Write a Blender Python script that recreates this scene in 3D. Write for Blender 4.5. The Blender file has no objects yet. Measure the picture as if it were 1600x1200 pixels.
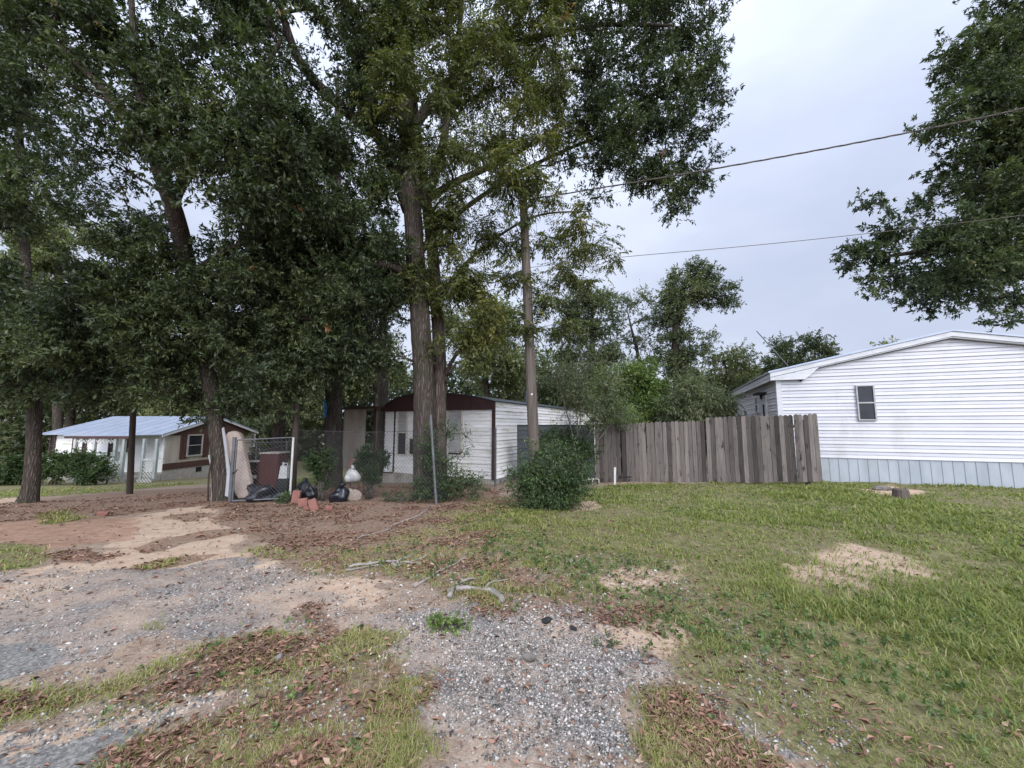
import bpy, math, random
import numpy as np
from mathutils import Vector, Matrix
R = math.radians
random.seed(7)
rng = np.random.default_rng(11)
scene = bpy.context.scene
COL = scene.collection

# ------------------------------------------------------------------ camera model
F_PX, PITCH, CAM_H = 601.0, R(6.08), 1.55
SP, CP = math.sin(PITCH), math.cos(PITCH)

def smooth(t):
    t = np.clip(t, 0.0, 1.0)
    return t * t * (3 - 2 * t)

def gz(x, y):
    """height of the terrain: it falls away gently, most on the left"""
    x = np.asarray(x, float); y = np.asarray(y, float)
    ramp = np.clip((y - 3.0) / 10.0, 0, 2.6)
    ramp = np.where(ramp < .2, ramp * ramp / .4, ramp - .1)
    k = -0.2 - 0.62 * smooth((6 - x) / 20)
    return ramp * k

def ray(px, py):
    dx, dy = (px - 800) / F_PX, (600 - py) / F_PX
    return Vector((dx, CP - dy * SP, SP + dy * CP))

def P(px, py, Y):
    d = ray(px, py)
    t = Y / d.y
    return Vector((d.x * t, Y, CAM_H + d.z * t))

def G(px, py):
    d = ray(px, py)
    Y = 8.0
    for i in range(60):
        t = Y / d.y
        z = float(gz(d.x * t, Y))
        if d.z >= -1e-4:
            break
        Yn = (CAM_H - z) / (-d.z) * d.y
        Y = Y * .5 + min(Yn, 80) * .5
    t = Y / d.y
    return Vector((d.x * t, Y, float(gz(d.x * t, Y))))

def sz(px, Y):          # size in metres of px photo pixels at depth Y
    return px * Y / F_PX

# ------------------------------------------------------------------ numpy noise
def _hash(ix, iy, seed):
    h = (ix.astype(np.int64) * 374761393 + iy.astype(np.int64) * 668265263 + seed * 974634731) & 0x7fffffff
    h = ((h ^ (h >> 13)) * 1274126177) & 0x7fffffff
    h = h ^ (h >> 16)
    return (h & 0xffff) / 65535.0

def vnoise(x, y, seed=0):
    ix, iy = np.floor(x), np.floor(y)
    fx, fy = x - ix, y - iy
    fx, fy = fx * fx * (3 - 2 * fx), fy * fy * (3 - 2 * fy)
    a, b = _hash(ix, iy, seed), _hash(ix + 1, iy, seed)
    c, d = _hash(ix, iy + 1, seed), _hash(ix + 1, iy + 1, seed)
    return (a * (1 - fx) + b * fx) * (1 - fy) + (c * (1 - fx) + d * fx) * fy

def fbm(x, y, seed=0, oct=4):
    s, a, t = 0, .5, 0
    for o in range(oct):
        s = s + a * vnoise(x * 2 ** o + 17.3 * o, y * 2 ** o - 9.1 * o, seed + o)
        t += a; a *= .5
    return s / t

# ------------------------------------------------------------------ materials
MATS = {}
def new_mat(name):
    m = bpy.data.materials.new(name); m.use_nodes = True
    nt = m.node_tree
    for n in list(nt.nodes): nt.nodes.remove(n)
    out = nt.nodes.new('ShaderNodeOutputMaterial')
    bs = nt.nodes.new('ShaderNodeBsdfPrincipled')
    nt.links.new(bs.outputs[0], out.inputs[0])
    MATS[name] = m
    return m, nt, bs

def ramp(nt, fac, stops):
    n = nt.nodes.new('ShaderNodeValToRGB')
    cr = n.color_ramp
    while len(cr.elements) < len(stops): cr.elements.new(.5)
    for e, (p, c) in zip(cr.elements, stops):
        e.position = p; e.color = (*c, 1) if len(c) == 3 else c
    nt.links.new(fac, n.inputs[0])
    return n.outputs[0]

def noise(nt, scale, stretch=(1, 1, 1), detail=6, rough=.6, coord='Object'):
    tc = nt.nodes.new('ShaderNodeTexCoord')
    mp = nt.nodes.new('ShaderNodeMapping'); mp.inputs['Scale'].default_value = stretch
    nt.links.new(tc.outputs[coord], mp.inputs[0])
    n = nt.nodes.new('ShaderNodeTexNoise')
    n.inputs['Scale'].default_value = scale; n.inputs['Detail'].default_value = detail
    n.inputs['Roughness'].default_value = rough
    nt.links.new(mp.outputs[0], n.inputs[0])
    return n.outputs[0]

def mixc(nt, fac, a, b, mode='MIX'):
    n = nt.nodes.new('ShaderNodeMix'); n.data_type = 'RGBA'; n.blend_type = mode
    for v, i in ((fac, 0), (a, 6), (b, 7)):
        if isinstance(v, (int, float)): n.inputs[i].default_value = v
        elif isinstance(v, tuple): n.inputs[i].default_value = (*v, 1)
        else: nt.links.new(v, n.inputs[i])
    return n.outputs[2]

def math_(nt, op, a, b=None, c=None):
    n = nt.nodes.new('ShaderNodeMath'); n.operation = op
    for i, v in enumerate((a, b, c)):
        if v is None: continue
        if isinstance(v, (int, float)): n.inputs[i].default_value = v
        else: nt.links.new(v, n.inputs[i])
    return n.outputs[0]

def attr(nt, name):
    n = nt.nodes.new('ShaderNodeAttribute'); n.attribute_name = name
    return n

def bump(nt, bs, h, strength, dist=.02):
    n = nt.nodes.new('ShaderNodeBump')
    n.inputs['Strength'].default_value = strength; n.inputs['Distance'].default_value = dist
    nt.links.new(h, n.inputs['Height']); nt.links.new(n.outputs[0], bs.inputs['Normal'])

def mat(name, c1, c2=None, scale=4, stretch=(1, 1, 1), rough=.65, spec=.3, metal=0, bmp=0, lo=.35, hi=.65, tint=None, stain=None):
    m, nt, bs = new_mat(name)
    c2 = c2 or tuple(c * .75 for c in c1)
    nz = noise(nt, scale, stretch)
    col = ramp(nt, nz, [(lo, c1), (hi, c2)])
    if tint is not None:                       # per-piece shade stored on the mesh
        t = attr(nt, 'tint').outputs['Fac']
        col = mixc(nt, 1.0, col, ramp(nt, t, [(0, (tint[0],) * 3), (1, (tint[1],) * 3)]), 'MULTIPLY')
    if stain:
        c, s, st, a, b = stain
        nz2 = noise(nt, s, st, 5, .65)
        col = mixc(nt, ramp(nt, nz2, [(a, (0, 0, 0)), (b, (1, 1, 1))]), col, c)
    nt.links.new(col, bs.inputs['Base Color'])
    bs.inputs['Roughness'].default_value = rough
    bs.inputs['Specular IOR Level'].default_value = spec
    bs.inputs['Metallic'].default_value = metal
    if bmp: bump(nt, bs, nz, bmp)
    return m

def leaf_mat(name, stops, rough=.45, trans=.22, spec=.35):
    m, nt, bs = new_mat(name)
    col = ramp(nt, attr(nt, 'tint').outputs['Fac'], stops)
    nt.links.new(col, bs.inputs['Base Color'])
    bs.inputs['Roughness'].default_value = rough
    bs.inputs['Specular IOR Level'].default_value = spec
    tr = nt.nodes.new('ShaderNodeBsdfTranslucent')
    nt.links.new(mixc(nt, 1.0, col, (1.3, 1.5, .6), 'MULTIPLY'), tr.inputs[0])
    mx = nt.nodes.new('ShaderNodeMixShader'); mx.inputs[0].default_value = trans
    nt.links.new(bs.outputs[0], mx.inputs[1]); nt.links.new(tr.outputs[0], mx.inputs[2])
    out = [n for n in nt.nodes if n.type == 'OUTPUT_MATERIAL'][0]
    nt.links.new(mx.outputs[0], out.inputs[0])
    return m

def bark(name, c0, c1, c2, moss):
    m, nt, bs = new_mat(name)
    a = noise(nt, 16, (1, 1, .16), 9, .75); b = noise(nt, 2.2, (1, 1, .7), 5, .6)
    tc = nt.nodes.new('ShaderNodeTexCoord'); mp = nt.nodes.new('ShaderNodeMapping'); mp.inputs['Scale'].default_value = (1, 1, .11)
    nt.links.new(tc.outputs['Object'], mp.inputs[0])
    wv = nt.nodes.new('ShaderNodeVectorMath'); wv.operation = 'MULTIPLY_ADD'
    nn = nt.nodes.new('ShaderNodeTexNoise'); nn.inputs['Scale'].default_value = 7; nt.links.new(mp.outputs[0], nn.inputs[0])
    nt.links.new(nn.outputs[1], wv.inputs[0]); wv.inputs[1].default_value = (.16, .16, .16); nt.links.new(mp.outputs[0], wv.inputs[2])
    v = nt.nodes.new('ShaderNodeTexVoronoi'); v.feature = 'DISTANCE_TO_EDGE'; v.inputs['Scale'].default_value = 24
    nt.links.new(wv.outputs[0], v.inputs[0])
    crack = ramp(nt, v.outputs['Distance'], [(.0, (.3, .3, .3)), (.28, (1, 1, 1))])
    col = mixc(nt, crack, c0, ramp(nt, a, [(.32, c1), (.7, c2)]))
    col = mixc(nt, ramp(nt, b, [(.52, (0, 0, 0)), (.68, (.8, .8, .8))]), col, mixc(nt, .6, col, moss))
    nt.links.new(col, bs.inputs['Base Color']); bs.inputs['Roughness'].default_value = .95; bs.inputs['Specular IOR Level'].default_value = .08
    h = math_(nt, 'MULTIPLY_ADD', a, .5, crack)
    bump(nt, bs, h, 1.0, .03)
    return m
M_BARK = bark('bark', (.026, .02, .017), (.085, .066, .055), (.15, .125, .105), (.04, .05, .024))
M_BARK_RED = bark('bark_red', (.03, .02, .016), (.10, .07, .058), (.2, .16, .14), (.19, .18, .15))
M_TWIG = mat('twig', (.05, .042, .035), (.1, .09, .075), 6, rough=.9, spec=.1)
M_PALETWIG = mat('pale_twig', (.085, .075, .06), (.16, .14, .12), 5, rough=.85, spec=.1)
M_OAK = leaf_mat('oak_leaf', [(0, (.029, .042, .022)), (.5, (.058, .079, .035)), (.85, (.108, .134, .054)), (.965, (.165, .18, .075)), (1, (.22, .10, .045))])
M_PECAN = leaf_mat('pecan_leaf', [(0, (.05, .064, .022)), (.5, (.10, .115, .034)), (.85, (.165, .16, .045)), (.97, (.26, .21, .055)), (1, (.26, .11, .045))], trans=.3)
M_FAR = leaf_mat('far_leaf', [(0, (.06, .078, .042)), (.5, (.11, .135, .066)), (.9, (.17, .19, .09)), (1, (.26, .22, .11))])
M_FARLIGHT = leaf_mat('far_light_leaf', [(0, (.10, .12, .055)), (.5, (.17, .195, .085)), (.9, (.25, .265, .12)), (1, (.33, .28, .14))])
M_BRIGHT = leaf_mat('bright_leaf', [(0, (.07, .11, .03)), (.5, (.125, .185, .05)), (1, (.21, .27, .085))])
M_GREY = leaf_mat('grey_leaf', [(0, (.07, .085, .05)), (.5, (.12, .14, .075)), (.85, (.18, .205, .10)), (1, (.28, .29, .13))])
M_BUSH = leaf_mat('bush_leaf', [(0, (.02, .035, .016)), (.5, (.045, .075, .026)), (1, (.09, .125, .045))])
M_VINE = leaf_mat('vine_leaf', [(0, (.04, .065, .03)), (.5, (.075, .115, .045)), (1, (.14, .19, .07))])

M_SIDING = mat('white_vinyl', (.55, .545, .57), (.49, .485, .51), 1.2, (1, 1, 2.5), .45, .35, stain=((.41, .405, .385), 1.1, (1, 1, .3), .54, .78))
M_SIDING_OLD = mat('old_white_metal_siding', (.83, .82, .80), (.75, .74, .71), 1.5, (1, 1, 3), .45, .35, stain=((.40, .40, .22), 1.1, (.6, .6, 3.0), .54, .72))
M_FASCIA = mat('white_trim', (.60, .60, .61), (.50, .50, .51), 3, (1, 1, 3), .5)
M_SKIRT = mat('blue_grey_metal', (.38, .405, .43), (.30, .325, .35), 2, (2, 2, .5), .4, .4, stain=((.30, .31, .30), 1.5, (1, 1, .6), .6, .8))
M_SEAM = mat('dark_seam', (.16, .17, .19), None, 3)
M_GLASS = mat('window_glass', (.018, .02, .024), (.035, .037, .042), 1.5, rough=.16, spec=.3)
M_BLIND = mat('window_blind', (.42, .41, .40), (.30, .30, .29), 2, (1, 1, 6), .5)
M_CREAM = mat('cream_frame', (.62, .58, .50), None, 4)
M_METALROOF = mat('galvanised_roof', (.40, .445, .53), (.33, .37, .45), .8, (2, 1, 1), .38, .5, .25, stain=((.42, .40, .38), .9, (1, 2, 1), .6, .75))
M_BROWNMETAL = mat('brown_fascia', (.055, .025, .024), (.04, .019, .018), 2, (4, 4, 1), .5)
M_BROWNPANEL = mat('brown_panel', (.095, .048, .04), (.07, .036, .03), 2, (3, 3, 1), .6)
M_BEIGE = mat('beige_panel', (.46, .41, .34), (.38, .33, .27), 1.4, (3, 3, .5), .6, stain=((.26, .22, .17), 1.0, (1, 1, .5), .6, .8))
M_BEIGESKIRT = mat('beige_skirt', (.46, .44, .39), (.34, .32, .27), 1.5, (2, 2, .8), .6, stain=((.2, .17, .13), 1.2, (1, 1, .8), .5, .7))
M_MINT = mat('mint_paint', (.38, .42, .395), (.30, .33, .31), 3, rough=.6)
M_WHITEPAINT = mat('white_paint', (.55, .55, .52), (.42, .42, .39), 4, rough=.55)
M_BLOCK = mat('concrete_block', (.42, .39, .345), (.32, .30, .26), 5, rough=.9, spec=.1, bmp=.3)
M_WOOD = mat('weathered_picket', (.135, .117, .104), (.062, .052, .045), 5, (7, 7, .35), .88, .1, bmp=.5, lo=.3, hi=.75, tint=(.45, 1.75), stain=((.03, .024, .02), 2.6, (3, 3, 1.2), .58, .68))
M_POLE = mat('pole_wood', (.15, .125, .105), (.075, .06, .05), 6, (5, 5, .2), .88, .1, bmp=.4)
M_DARKPOST = mat('dark_post_wood', (.075, .058, .046), (.04, .031, .026), 6, (5, 5, .2), .9, .1, bmp=.4)
M_GALV = mat('galvanised_pipe', (.15, .152, .155), (.09, .092, .095), 5, rough=.45, spec=.5, metal=.4)
M_WIRE = mat('fence_wire', (.10, .10, .10), None, 8, rough=.5, metal=.4)
M_CABLE = mat('cable', (.10, .085, .07), None, 8, rough=.7)
M_DARKSHEET = mat('dark_green_sheet', (.038, .047, .048), (.026, .033, .034), 1.4, (1, 1, 3), .5, .35)
M_BRICK = mat('red_block', (.27, .125, .10), (.20, .10, .082), 7, rough=.9, spec=.1, bmp=.4)
M_BAG = mat('black_bag', (.012, .013, .018), None, 4, rough=.28, spec=.5)
M_WHITEBAG = mat('white_bag', (.50, .50, .48), (.33, .33, .32), 7, rough=.4)
M_FOAM = mat('beige_foam', (.40, .325, .275), (.30, .24, .20), 3, rough=.85, stain=((.28, .22, .18), 2, (1, 1, 1), .58, .75))
M_SHEETWHITE = mat('pale_sheet', (.34, .34, .35), (.26, .26, .27), 3, rough=.5)
M_CABINET = mat('maroon_wood', (.085, .03, .028), (.06, .022, .02), 3, (4, 4, .6), .45)
M_BLUE = mat('blue_tarp', (.03, .17, .36), None, 4, rough=.5)
M_ROCK = mat('grey_rock', (.20, .18, .16), (.09, .08, .07), 6, rough=.9, bmp=.4)
M_ROOT = mat('grey_root', (.33, .30, .27), (.2, .175, .15), 8, (1, 1, 1), .9, .1)
M_BLACK = mat('black_iron', (.02, .02, .02), None, 4)

# ------------------------------------------------------------------ mesh builder
class MB:
    def __init__(self): self.v, self.f, self.t = [], [], []
    def add(self, verts, faces, tint=0.5):
        o = len(self.v)
        self.v += [tuple(p) for p in verts]
        self.f += [tuple(i + o for i in q) for q in faces]
        self.t += [tint] * len(verts)
    def box(self, x0, x1, y0, y1, z0, z1, tint=.5, M=None):
        vs = [Vector((x, y, z)) for z in (z0, z1) for y in (y0, y1) for x in (x0, x1)]
        if M is not None: vs = [M @ p for p in vs]
        self.add(vs, [(0, 2, 3, 1), (4, 5, 7, 6), (0, 1, 5, 4), (2, 6, 7, 3), (0, 4, 6, 2), (1, 3, 7, 5)], tint)
    def obox(self, W, s0, s1, z0, z1, d0, d1, tint=.5):
        vs = [W(s, z, d) for z in (z0, z1) for d in (d0, d1) for s in (s0, s1)]
        self.add(vs, [(0, 2, 3, 1), (4, 5, 7, 6), (0, 1, 5, 4), (2, 6, 7, 3), (0, 4, 6, 2), (1, 3, 7, 5)], tint)
    def prism(self, ring_a, ring_b, tint=.5):      # two matching rings
        n = len(ring_a)
        self.add(list(ring_a) + list(ring_b), [tuple(range(n))[::-1], tuple(range(n, 2 * n))] + [(i, (i + 1) % n, (i + 1) % n + n, i + n) for i in range(n)], tint)
    def tube(self, pts, radii, sides=6, wob=0, tint=.5, cap=True):
        pts = [Vector(p) for p in pts]
        n = len(pts)
        if isinstance(radii, (int, float)): radii = [radii] * n
        o = len(self.v)
        t0 = (pts[1] - pts[0]).normalized()
        u = t0.orthogonal().normalized()
        if abs(t0.z) > .5: u = (Vector((1, 0, 0)) - t0 * t0.x).normalized()
        ph = random.random() * 6
        for i, p in enumerate(pts):
            t = (pts[min(i + 1, n - 1)] - pts[max(i - 1, 0)]).normalized()
            u = (u - t * u.dot(t))
            u = u.normalized() if u.length > 1e-6 else t.orthogonal().normalized()
            w = t.cross(u)
            for k in range(sides):
                a = 2 * math.pi * k / sides
                r = radii[i]
                if wob: r *= 1 + wob * (math.sin(3 * a + ph + i * .35) * .5 + random.uniform(-.5, .5))
                self.v.append(tuple(p + (u * math.cos(a) + w * math.sin(a)) * r)); self.t.append(tint)
        for i in range(n - 1):
            for k in range(sides):
                k2 = (k + 1) % sides
                self.f.append((o + i * sides + k, o + i * sides + k2, o + (i + 1) * sides + k2, o + (i + 1) * sides + k))
        if cap:
            self.f.append(tuple(o + k for k in range(sides))[::-1])
            self.f.append(tuple(o + (n - 1) * sides + k for k in range(sides)))
    def blob(self, c, rx, ry, rz, seed=0, amp=.15, nu=14, nv=9, freq=2.0, flat=None):
        c = Vector(c); vs = []; r_ = random.Random(seed)
        ph = [(Vector((r_.uniform(-1, 1), r_.uniform(-1, 1), r_.uniform(-1, 1))) * freq * r_.uniform(.7, 2.2), r_.uniform(0, 6.3)) for _ in range(7)]
        for j in range(nv + 1):
            th = math.pi * j / nv
            for i in range(nu):
                a = 2 * math.pi * i / nu
                d = Vector((math.sin(th) * math.cos(a), math.sin(th) * math.sin(a), math.cos(th)))
                k = 1 + amp * sum(math.sin(w.dot(d) + p) for w, p in ph) / 3
                q = c + Vector((d.x * rx, d.y * ry, d.z * rz)) * k
                if flat is not None: q.z = max(q.z, flat)
                vs.append(q)
        fs = [(j * nu + i, (j + 1) * nu + i, (j + 1) * nu + (i + 1) % nu, j * nu + (i + 1) % nu) for j in range(nv) for i in range(nu)]
        self.add(vs, fs)
    def build(self, name, m, parent=None, origin=None, smooth_=False, tint=False):
        me = bpy.data.meshes.new(name)
        vs = self.v
        if origin is not None:
            o = Vector(origin); vs = [(p[0] - o.x, p[1] - o.y, p[2] - o.z) for p in vs]
        me.from_pydata(vs, [], self.f); me.update()
        if tint:
            a = me.attributes.new('tint', 'FLOAT', 'POINT'); a.data.foreach_set('value', self.t)
        if smooth_: me.shade_smooth()
        me.materials.append(m)
        ob = bpy.data.objects.new(name, me); COL.objects.link(ob)
        if parent is not None: ob.parent = parent
        return ob

def tag(o, label=None, cat=None, group=None, kind=None):
    if label: o['label'] = label
    if cat: o['category'] = cat
    if group: o['group'] = group
    if kind: o['kind'] = kind
    return o

def thing(name, label, cat, loc, rz=0, group=None):
    o = bpy.data.objects.new(name, None); COL.objects.link(o)
    o.location = loc; o.rotation_euler = (0, 0, rz); o.empty_display_size = .2
    return tag(o, label, cat, group)

def solo(mb, name, m, label, cat, loc, group=None, smooth_=False, tint=False):
    o = mb.build(name, m, None, loc, smooth_, tint); o.location = loc
    return tag(o, label, cat, group)

def np_mesh(name, verts, loops, fsizes, m, parent=None, tint=None, smooth_=False):
    me = bpy.data.meshes.new(name)
    nv, nf = len(verts), len(fsizes)
    me.vertices.add(nv); me.vertices.foreach_set('co', np.ascontiguousarray(verts, np.float32).ravel())
    me.loops.add(len(loops)); me.loops.foreach_set('vertex_index', np.ascontiguousarray(loops, np.int32))
    me.polygons.add(nf)
    st = np.zeros(nf, np.int32); st[1:] = np.cumsum(fsizes)[:-1]
    me.polygons.foreach_set('loop_start', st)
    me.update(calc_edges=True)
    if tint is not None:
        a = me.attributes.new('tint', 'FLOAT', 'POINT'); a.data.foreach_set('value', np.ascontiguousarray(tint, np.float32))
    if smooth_: me.shade_smooth()
    me.materials.append(m)
    ob = bpy.data.objects.new(name, me); COL.objects.link(ob)
    if parent is not None: ob.parent = parent
    return ob

# ------------------------------------------------------------------ ground zones
def gp(poly): return np.array([[*G(*p)[:2]] for p in poly])
ZONES = [  # zone, polygon in the plan of the yard (given by the photo's pixels), edge width, edge noise
 ('grass', [(690,800),(800,775),(930,762),(1100,755),(1290,750),(1700,748),(2900,752),(2900,1500),(1500,1500),(1300,1235),(1180,1112),(1060,1045),(1075,1000),(1010,950),(905,925),(850,890),(785,885),(745,840)], .35, .8),
 ('grass', [(-900,735),(0,735),(180,742),(330,736),(420,738),(300,757),(180,768),(60,777),(-200,790),(-900,800)], .3, .5),
 ('grass', [(420,745),(560,738),(570,755),(440,760)], .3, .4),
 ('grass', [(-250,870),(0,848),(95,872),(60,892),(-250,915)], .15, .5),
 ('grass', [(60,805),(100,798),(125,810),(70,822)], .1, .3),
 ('grassy', [(-300,1115),(0,1075),(150,1050),(260,1022),(380,998),(470,985),(520,1000),(490,1050),(400,1085),(330,1070),(230,1100),(100,1130),(-100,1165)], .12, .35),
 ('grassy', [(230,1170),(330,1118),(450,1085),(560,1060),(640,1080),(630,1130),(680,1175),(600,1230),(560,1500),(200,1500)], .16, .6),
 ('grassy', [(985,1085),(1050,1072),(1130,1130),(1250,1200),(1320,1500),(1000,1500),(1010,1200)], .08, .25),
 ('grassy', [(420,860),(560,850),(740,800),(800,790),(860,880),(760,930),(640,890),(520,880)], .4, .6),
 ('grassy', [(500,1005),(560,985),(630,990),(610,1005),(540,1020)], .08, .2),
 ('grassy', [(190,975),(260,965),(280,985),(210,1000)], .08, .2),
 ('litter', [(330,790),(370,765),(760,758),(815,785),(770,830),(745,870),(640,900),(540,885),(420,870),(395,845),(350,820)], .3, .7),
 ('litter', [(-300,1115),(0,1080),(150,1055),(260,1025),(380,1003),(470,990),(510,1000),(480,1040),(400,1070),(330,1060),(230,1090),(100,1120),(-100,1155)], .15, .45),
 ('litter', [(230,1170),(330,1118),(450,1085),(560,1060),(640,1080),(630,1130),(690,1175),(600,1230),(560,1500),(200,1500)], .14, .6),
 ('litter', [(985,1085),(1050,1072),(1130,1130),(1250,1200),(1320,1500),(1000,1500),(1010,1200)], .1, .3),
 ('litter', [(600,880),(760,850),(850,900),(900,930),(990,945),(960,965),(880,945),(760,935),(650,915)], .2, .6),
 ('litter', [(-300,800),(0,788),(200,766),(340,762),(360,785),(250,797),(120,812),(0,818),(-300,845)], .4, .7),
 ('litter', [(200,856),(250,842),(330,828),(395,822),(380,832),(300,846),(230,862)], .1, .3),
 ('litter', [(195,888),(240,874),(310,864),(345,866),(290,882),(220,896)], .1, .3),
 ('litter', [(60,868),(130,858),(190,866),(150,880),(80,884)], .12, .35),
 ('litter', [(250,806),(300,800),(345,803),(300,812)], .1, .3),
 ('grassy', [(200,886),(240,876),(290,868),(280,880),(225,894)], .1, .3),
 ('litter', [(480,960),(560,1000),(560,1060),(480,1050),(520,1000)], .15, .4),
 ('sand', [(240,800),(345,786),(400,830),(390,858),(420,880),(520,900),(640,922),(700,940),(640,955),(560,965),(430,945),(330,920),(150,908),(0,922),(-250,935),(-250,905),(0,897),(150,860),(190,825)], .25, .9),
 ('sand', [(915,965),(990,963),(1065,990),(1025,1028),(960,1025),(930,995)], .2, .4),
 ('sand', [(780,935),(850,940),(930,960),(880,978),(800,960)], .1, .2),
 ('sand', [(1200,878),(1330,846),(1465,878),(1480,912),(1340,928),(1225,905)], .45, .3),
 ('sand', [(960,902),(1050,888),(1060,915),(975,922)], .4, .6),
 ('sand', [(890,790),(930,782),(935,797),(895,800)], .15, .3),
 ('sand', [(1340,765),(1390,757),(1440,768),(1400,782)], .3, .5),
 ('sand', [(-300,745),(-50,785),(40,775),(60,792),(-100,800),(-400,800)], .3, .3),
 ('orange', [(-250,832),(60,808),(190,812),(205,842),(100,858),(-250,875)], .3, .6),
 ('orange', [(715,862),(765,850),(785,890),(730,900)], .2, .3),
 ('gravel', [(-300,902),(100,888),(300,880),(375,872),(450,910),(500,945),(600,955),(520,990),(380,1000),(250,1022),(130,1050),(0,1075),(-300,1115)], .2, .7),
 ('gravel', [(470,988),(560,962),(700,943),(800,950),(890,972),(940,1020),(1040,1045),(1180,1110),(1300,1200),(1420,1500),(1300,1500),(1250,1200),(1130,1130),(1050,1075),(985,1088),(1010,1200),(1000,1500),(560,1500),(600,1230),(690,1180),(640,1130),(655,1085),(600,1050),(560,1062),(490,1040)], .14, .55),
 ('gravel', [(1080,1022),(1150,1013),(1190,1032),(1100,1045)], .1, .2),
 ('asphalt', [(-300,1010),(0,1005),(85,1006),(105,1022),(70,1045),(0,1060),(-300,1078)], .03, .07),
 ('asphalt', [(285,1300),(330,1165),(400,1156),(462,1182),(490,1500),(280,1500)], .03, .1),
 ('asphalt', [(-300,1190),(0,1165),(120,1150),(230,1150),(215,1500),(-300,1500)], .1, .5),
 ('rubble', [(-300,1145),(0,1120),(130,1115),(230,1090),(330,1044),(382,1050),(370,1085),(255,1130),(225,1200),(205,1500),(-300,1500)], .06, .3),
 ('rubble', [(270,1500),(310,1160),(420,1146),(475,1180),(500,1500)], .04, .2),
]
_Z = [(z, gp(p), w, n, i) for i, (z, p, w, n) in enumerate(ZONES)]
ZN = ['grass', 'grassy', 'litter', 'sand', 'orange', 'gravel', 'asphalt', 'rubble']

def poly_sd(x, y, poly):
    n = len(poly); inside = np.zeros(x.shape, bool); d2 = np.full(x.shape, 1e9)
    for i in range(n):
        ax, ay = poly[i]; bx, by = poly[(i + 1) % n]
        ex, ey = bx - ax, by - ay
        t = np.clip(((x - ax) * ex + (y - ay) * ey) / (ex * ex + ey * ey + 1e-9), 0, 1)
        dx, dy = x - ax - t * ex, y - ay - t * ey
        d2 = np.minimum(d2, dx * dx + dy * dy)
        c = ((ay > y) != (by > y)) & (x < ex * (y - ay) / (ey if abs(ey) > 1e-9 else 1e-9) + ax)
        inside ^= c
    return np.where(inside, 1, -1) * np.sqrt(d2)

def zones(x, y):
    out = {z: np.zeros(x.shape) for z in ZN}
    n1 = fbm(x * 1.1, y * 1.1, 5, 5) - .5
    n2 = fbm(x * 4.3, y * 4.3, 25, 3) - .5
    for z, poly, w, amp, i in _Z:
        x0, y0 = poly.min(0) - 2; x1, y1 = poly.max(0) + 2
        s = (x > x0) & (x < x1) & (y > y0) & (y < y1)
        if not s.any(): continue
        sd = poly_sd(x[s], y[s], poly) + (n1[s] * 1.6 + n2[s] * .7) * amp
        out[z][s] = np.maximum(out[z][s], smooth(sd / (2 * w) + .5))
    return out

def relief(x, y):
    return (fbm(x * 1.3, y * 1.3, 41, 4) - .5) * .07 + (fbm(x * 6, y * 6, 43, 2) - .5) * .018

def ground_z(x, y):
    x = np.asarray(x, float); y = np.asarray(y, float)
    near = np.clip((26 - np.hypot(x, y)) / 10, 0, 1)
    return gz(x, y) + relief(x, y) * near

def lines(a, b, step, far, grow=1.16):
    c = list(np.arange(a, b + 1e-6, step)); s = step; v = c[-1]
    while v < far: s *= grow; v += s; c.append(v)
    s = step; v = c[0]; pre = []
    while v > -far: s *= grow; v -= s; pre.append(v)
    return np.array(pre[::-1] + c)

gx, gy = lines(-10, 11, .06, 900), lines(.8, 13, .055, 900)
X, Y = np.meshgrid(gx, gy)
xf, yf = X.ravel(), Y.ravel()
zf = ground_z(xf, yf)
nx, ny = len(gx), len(gy)
ii = (np.arange(ny - 1)[:, None] * nx + np.arange(nx - 1)[None]).ravel()
quads = np.stack([ii, ii + 1, ii + nx + 1, ii + nx], 1)
zz = zones(xf, yf)
zz['grass'] *= 1 - .8 * zz['sand'] * (yf < 13)
far_g = smooth((np.hypot(xf, yf) - 18) / 8)
zz['grass'] = np.maximum(zz['grass'], far_g * .8)
zz['litter'] = np.maximum(zz['litter'], far_g * .3)
zz['gravel'] = np.maximum(zz['gravel'], smooth((1.4 - yf) / .8) * .8)

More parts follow.
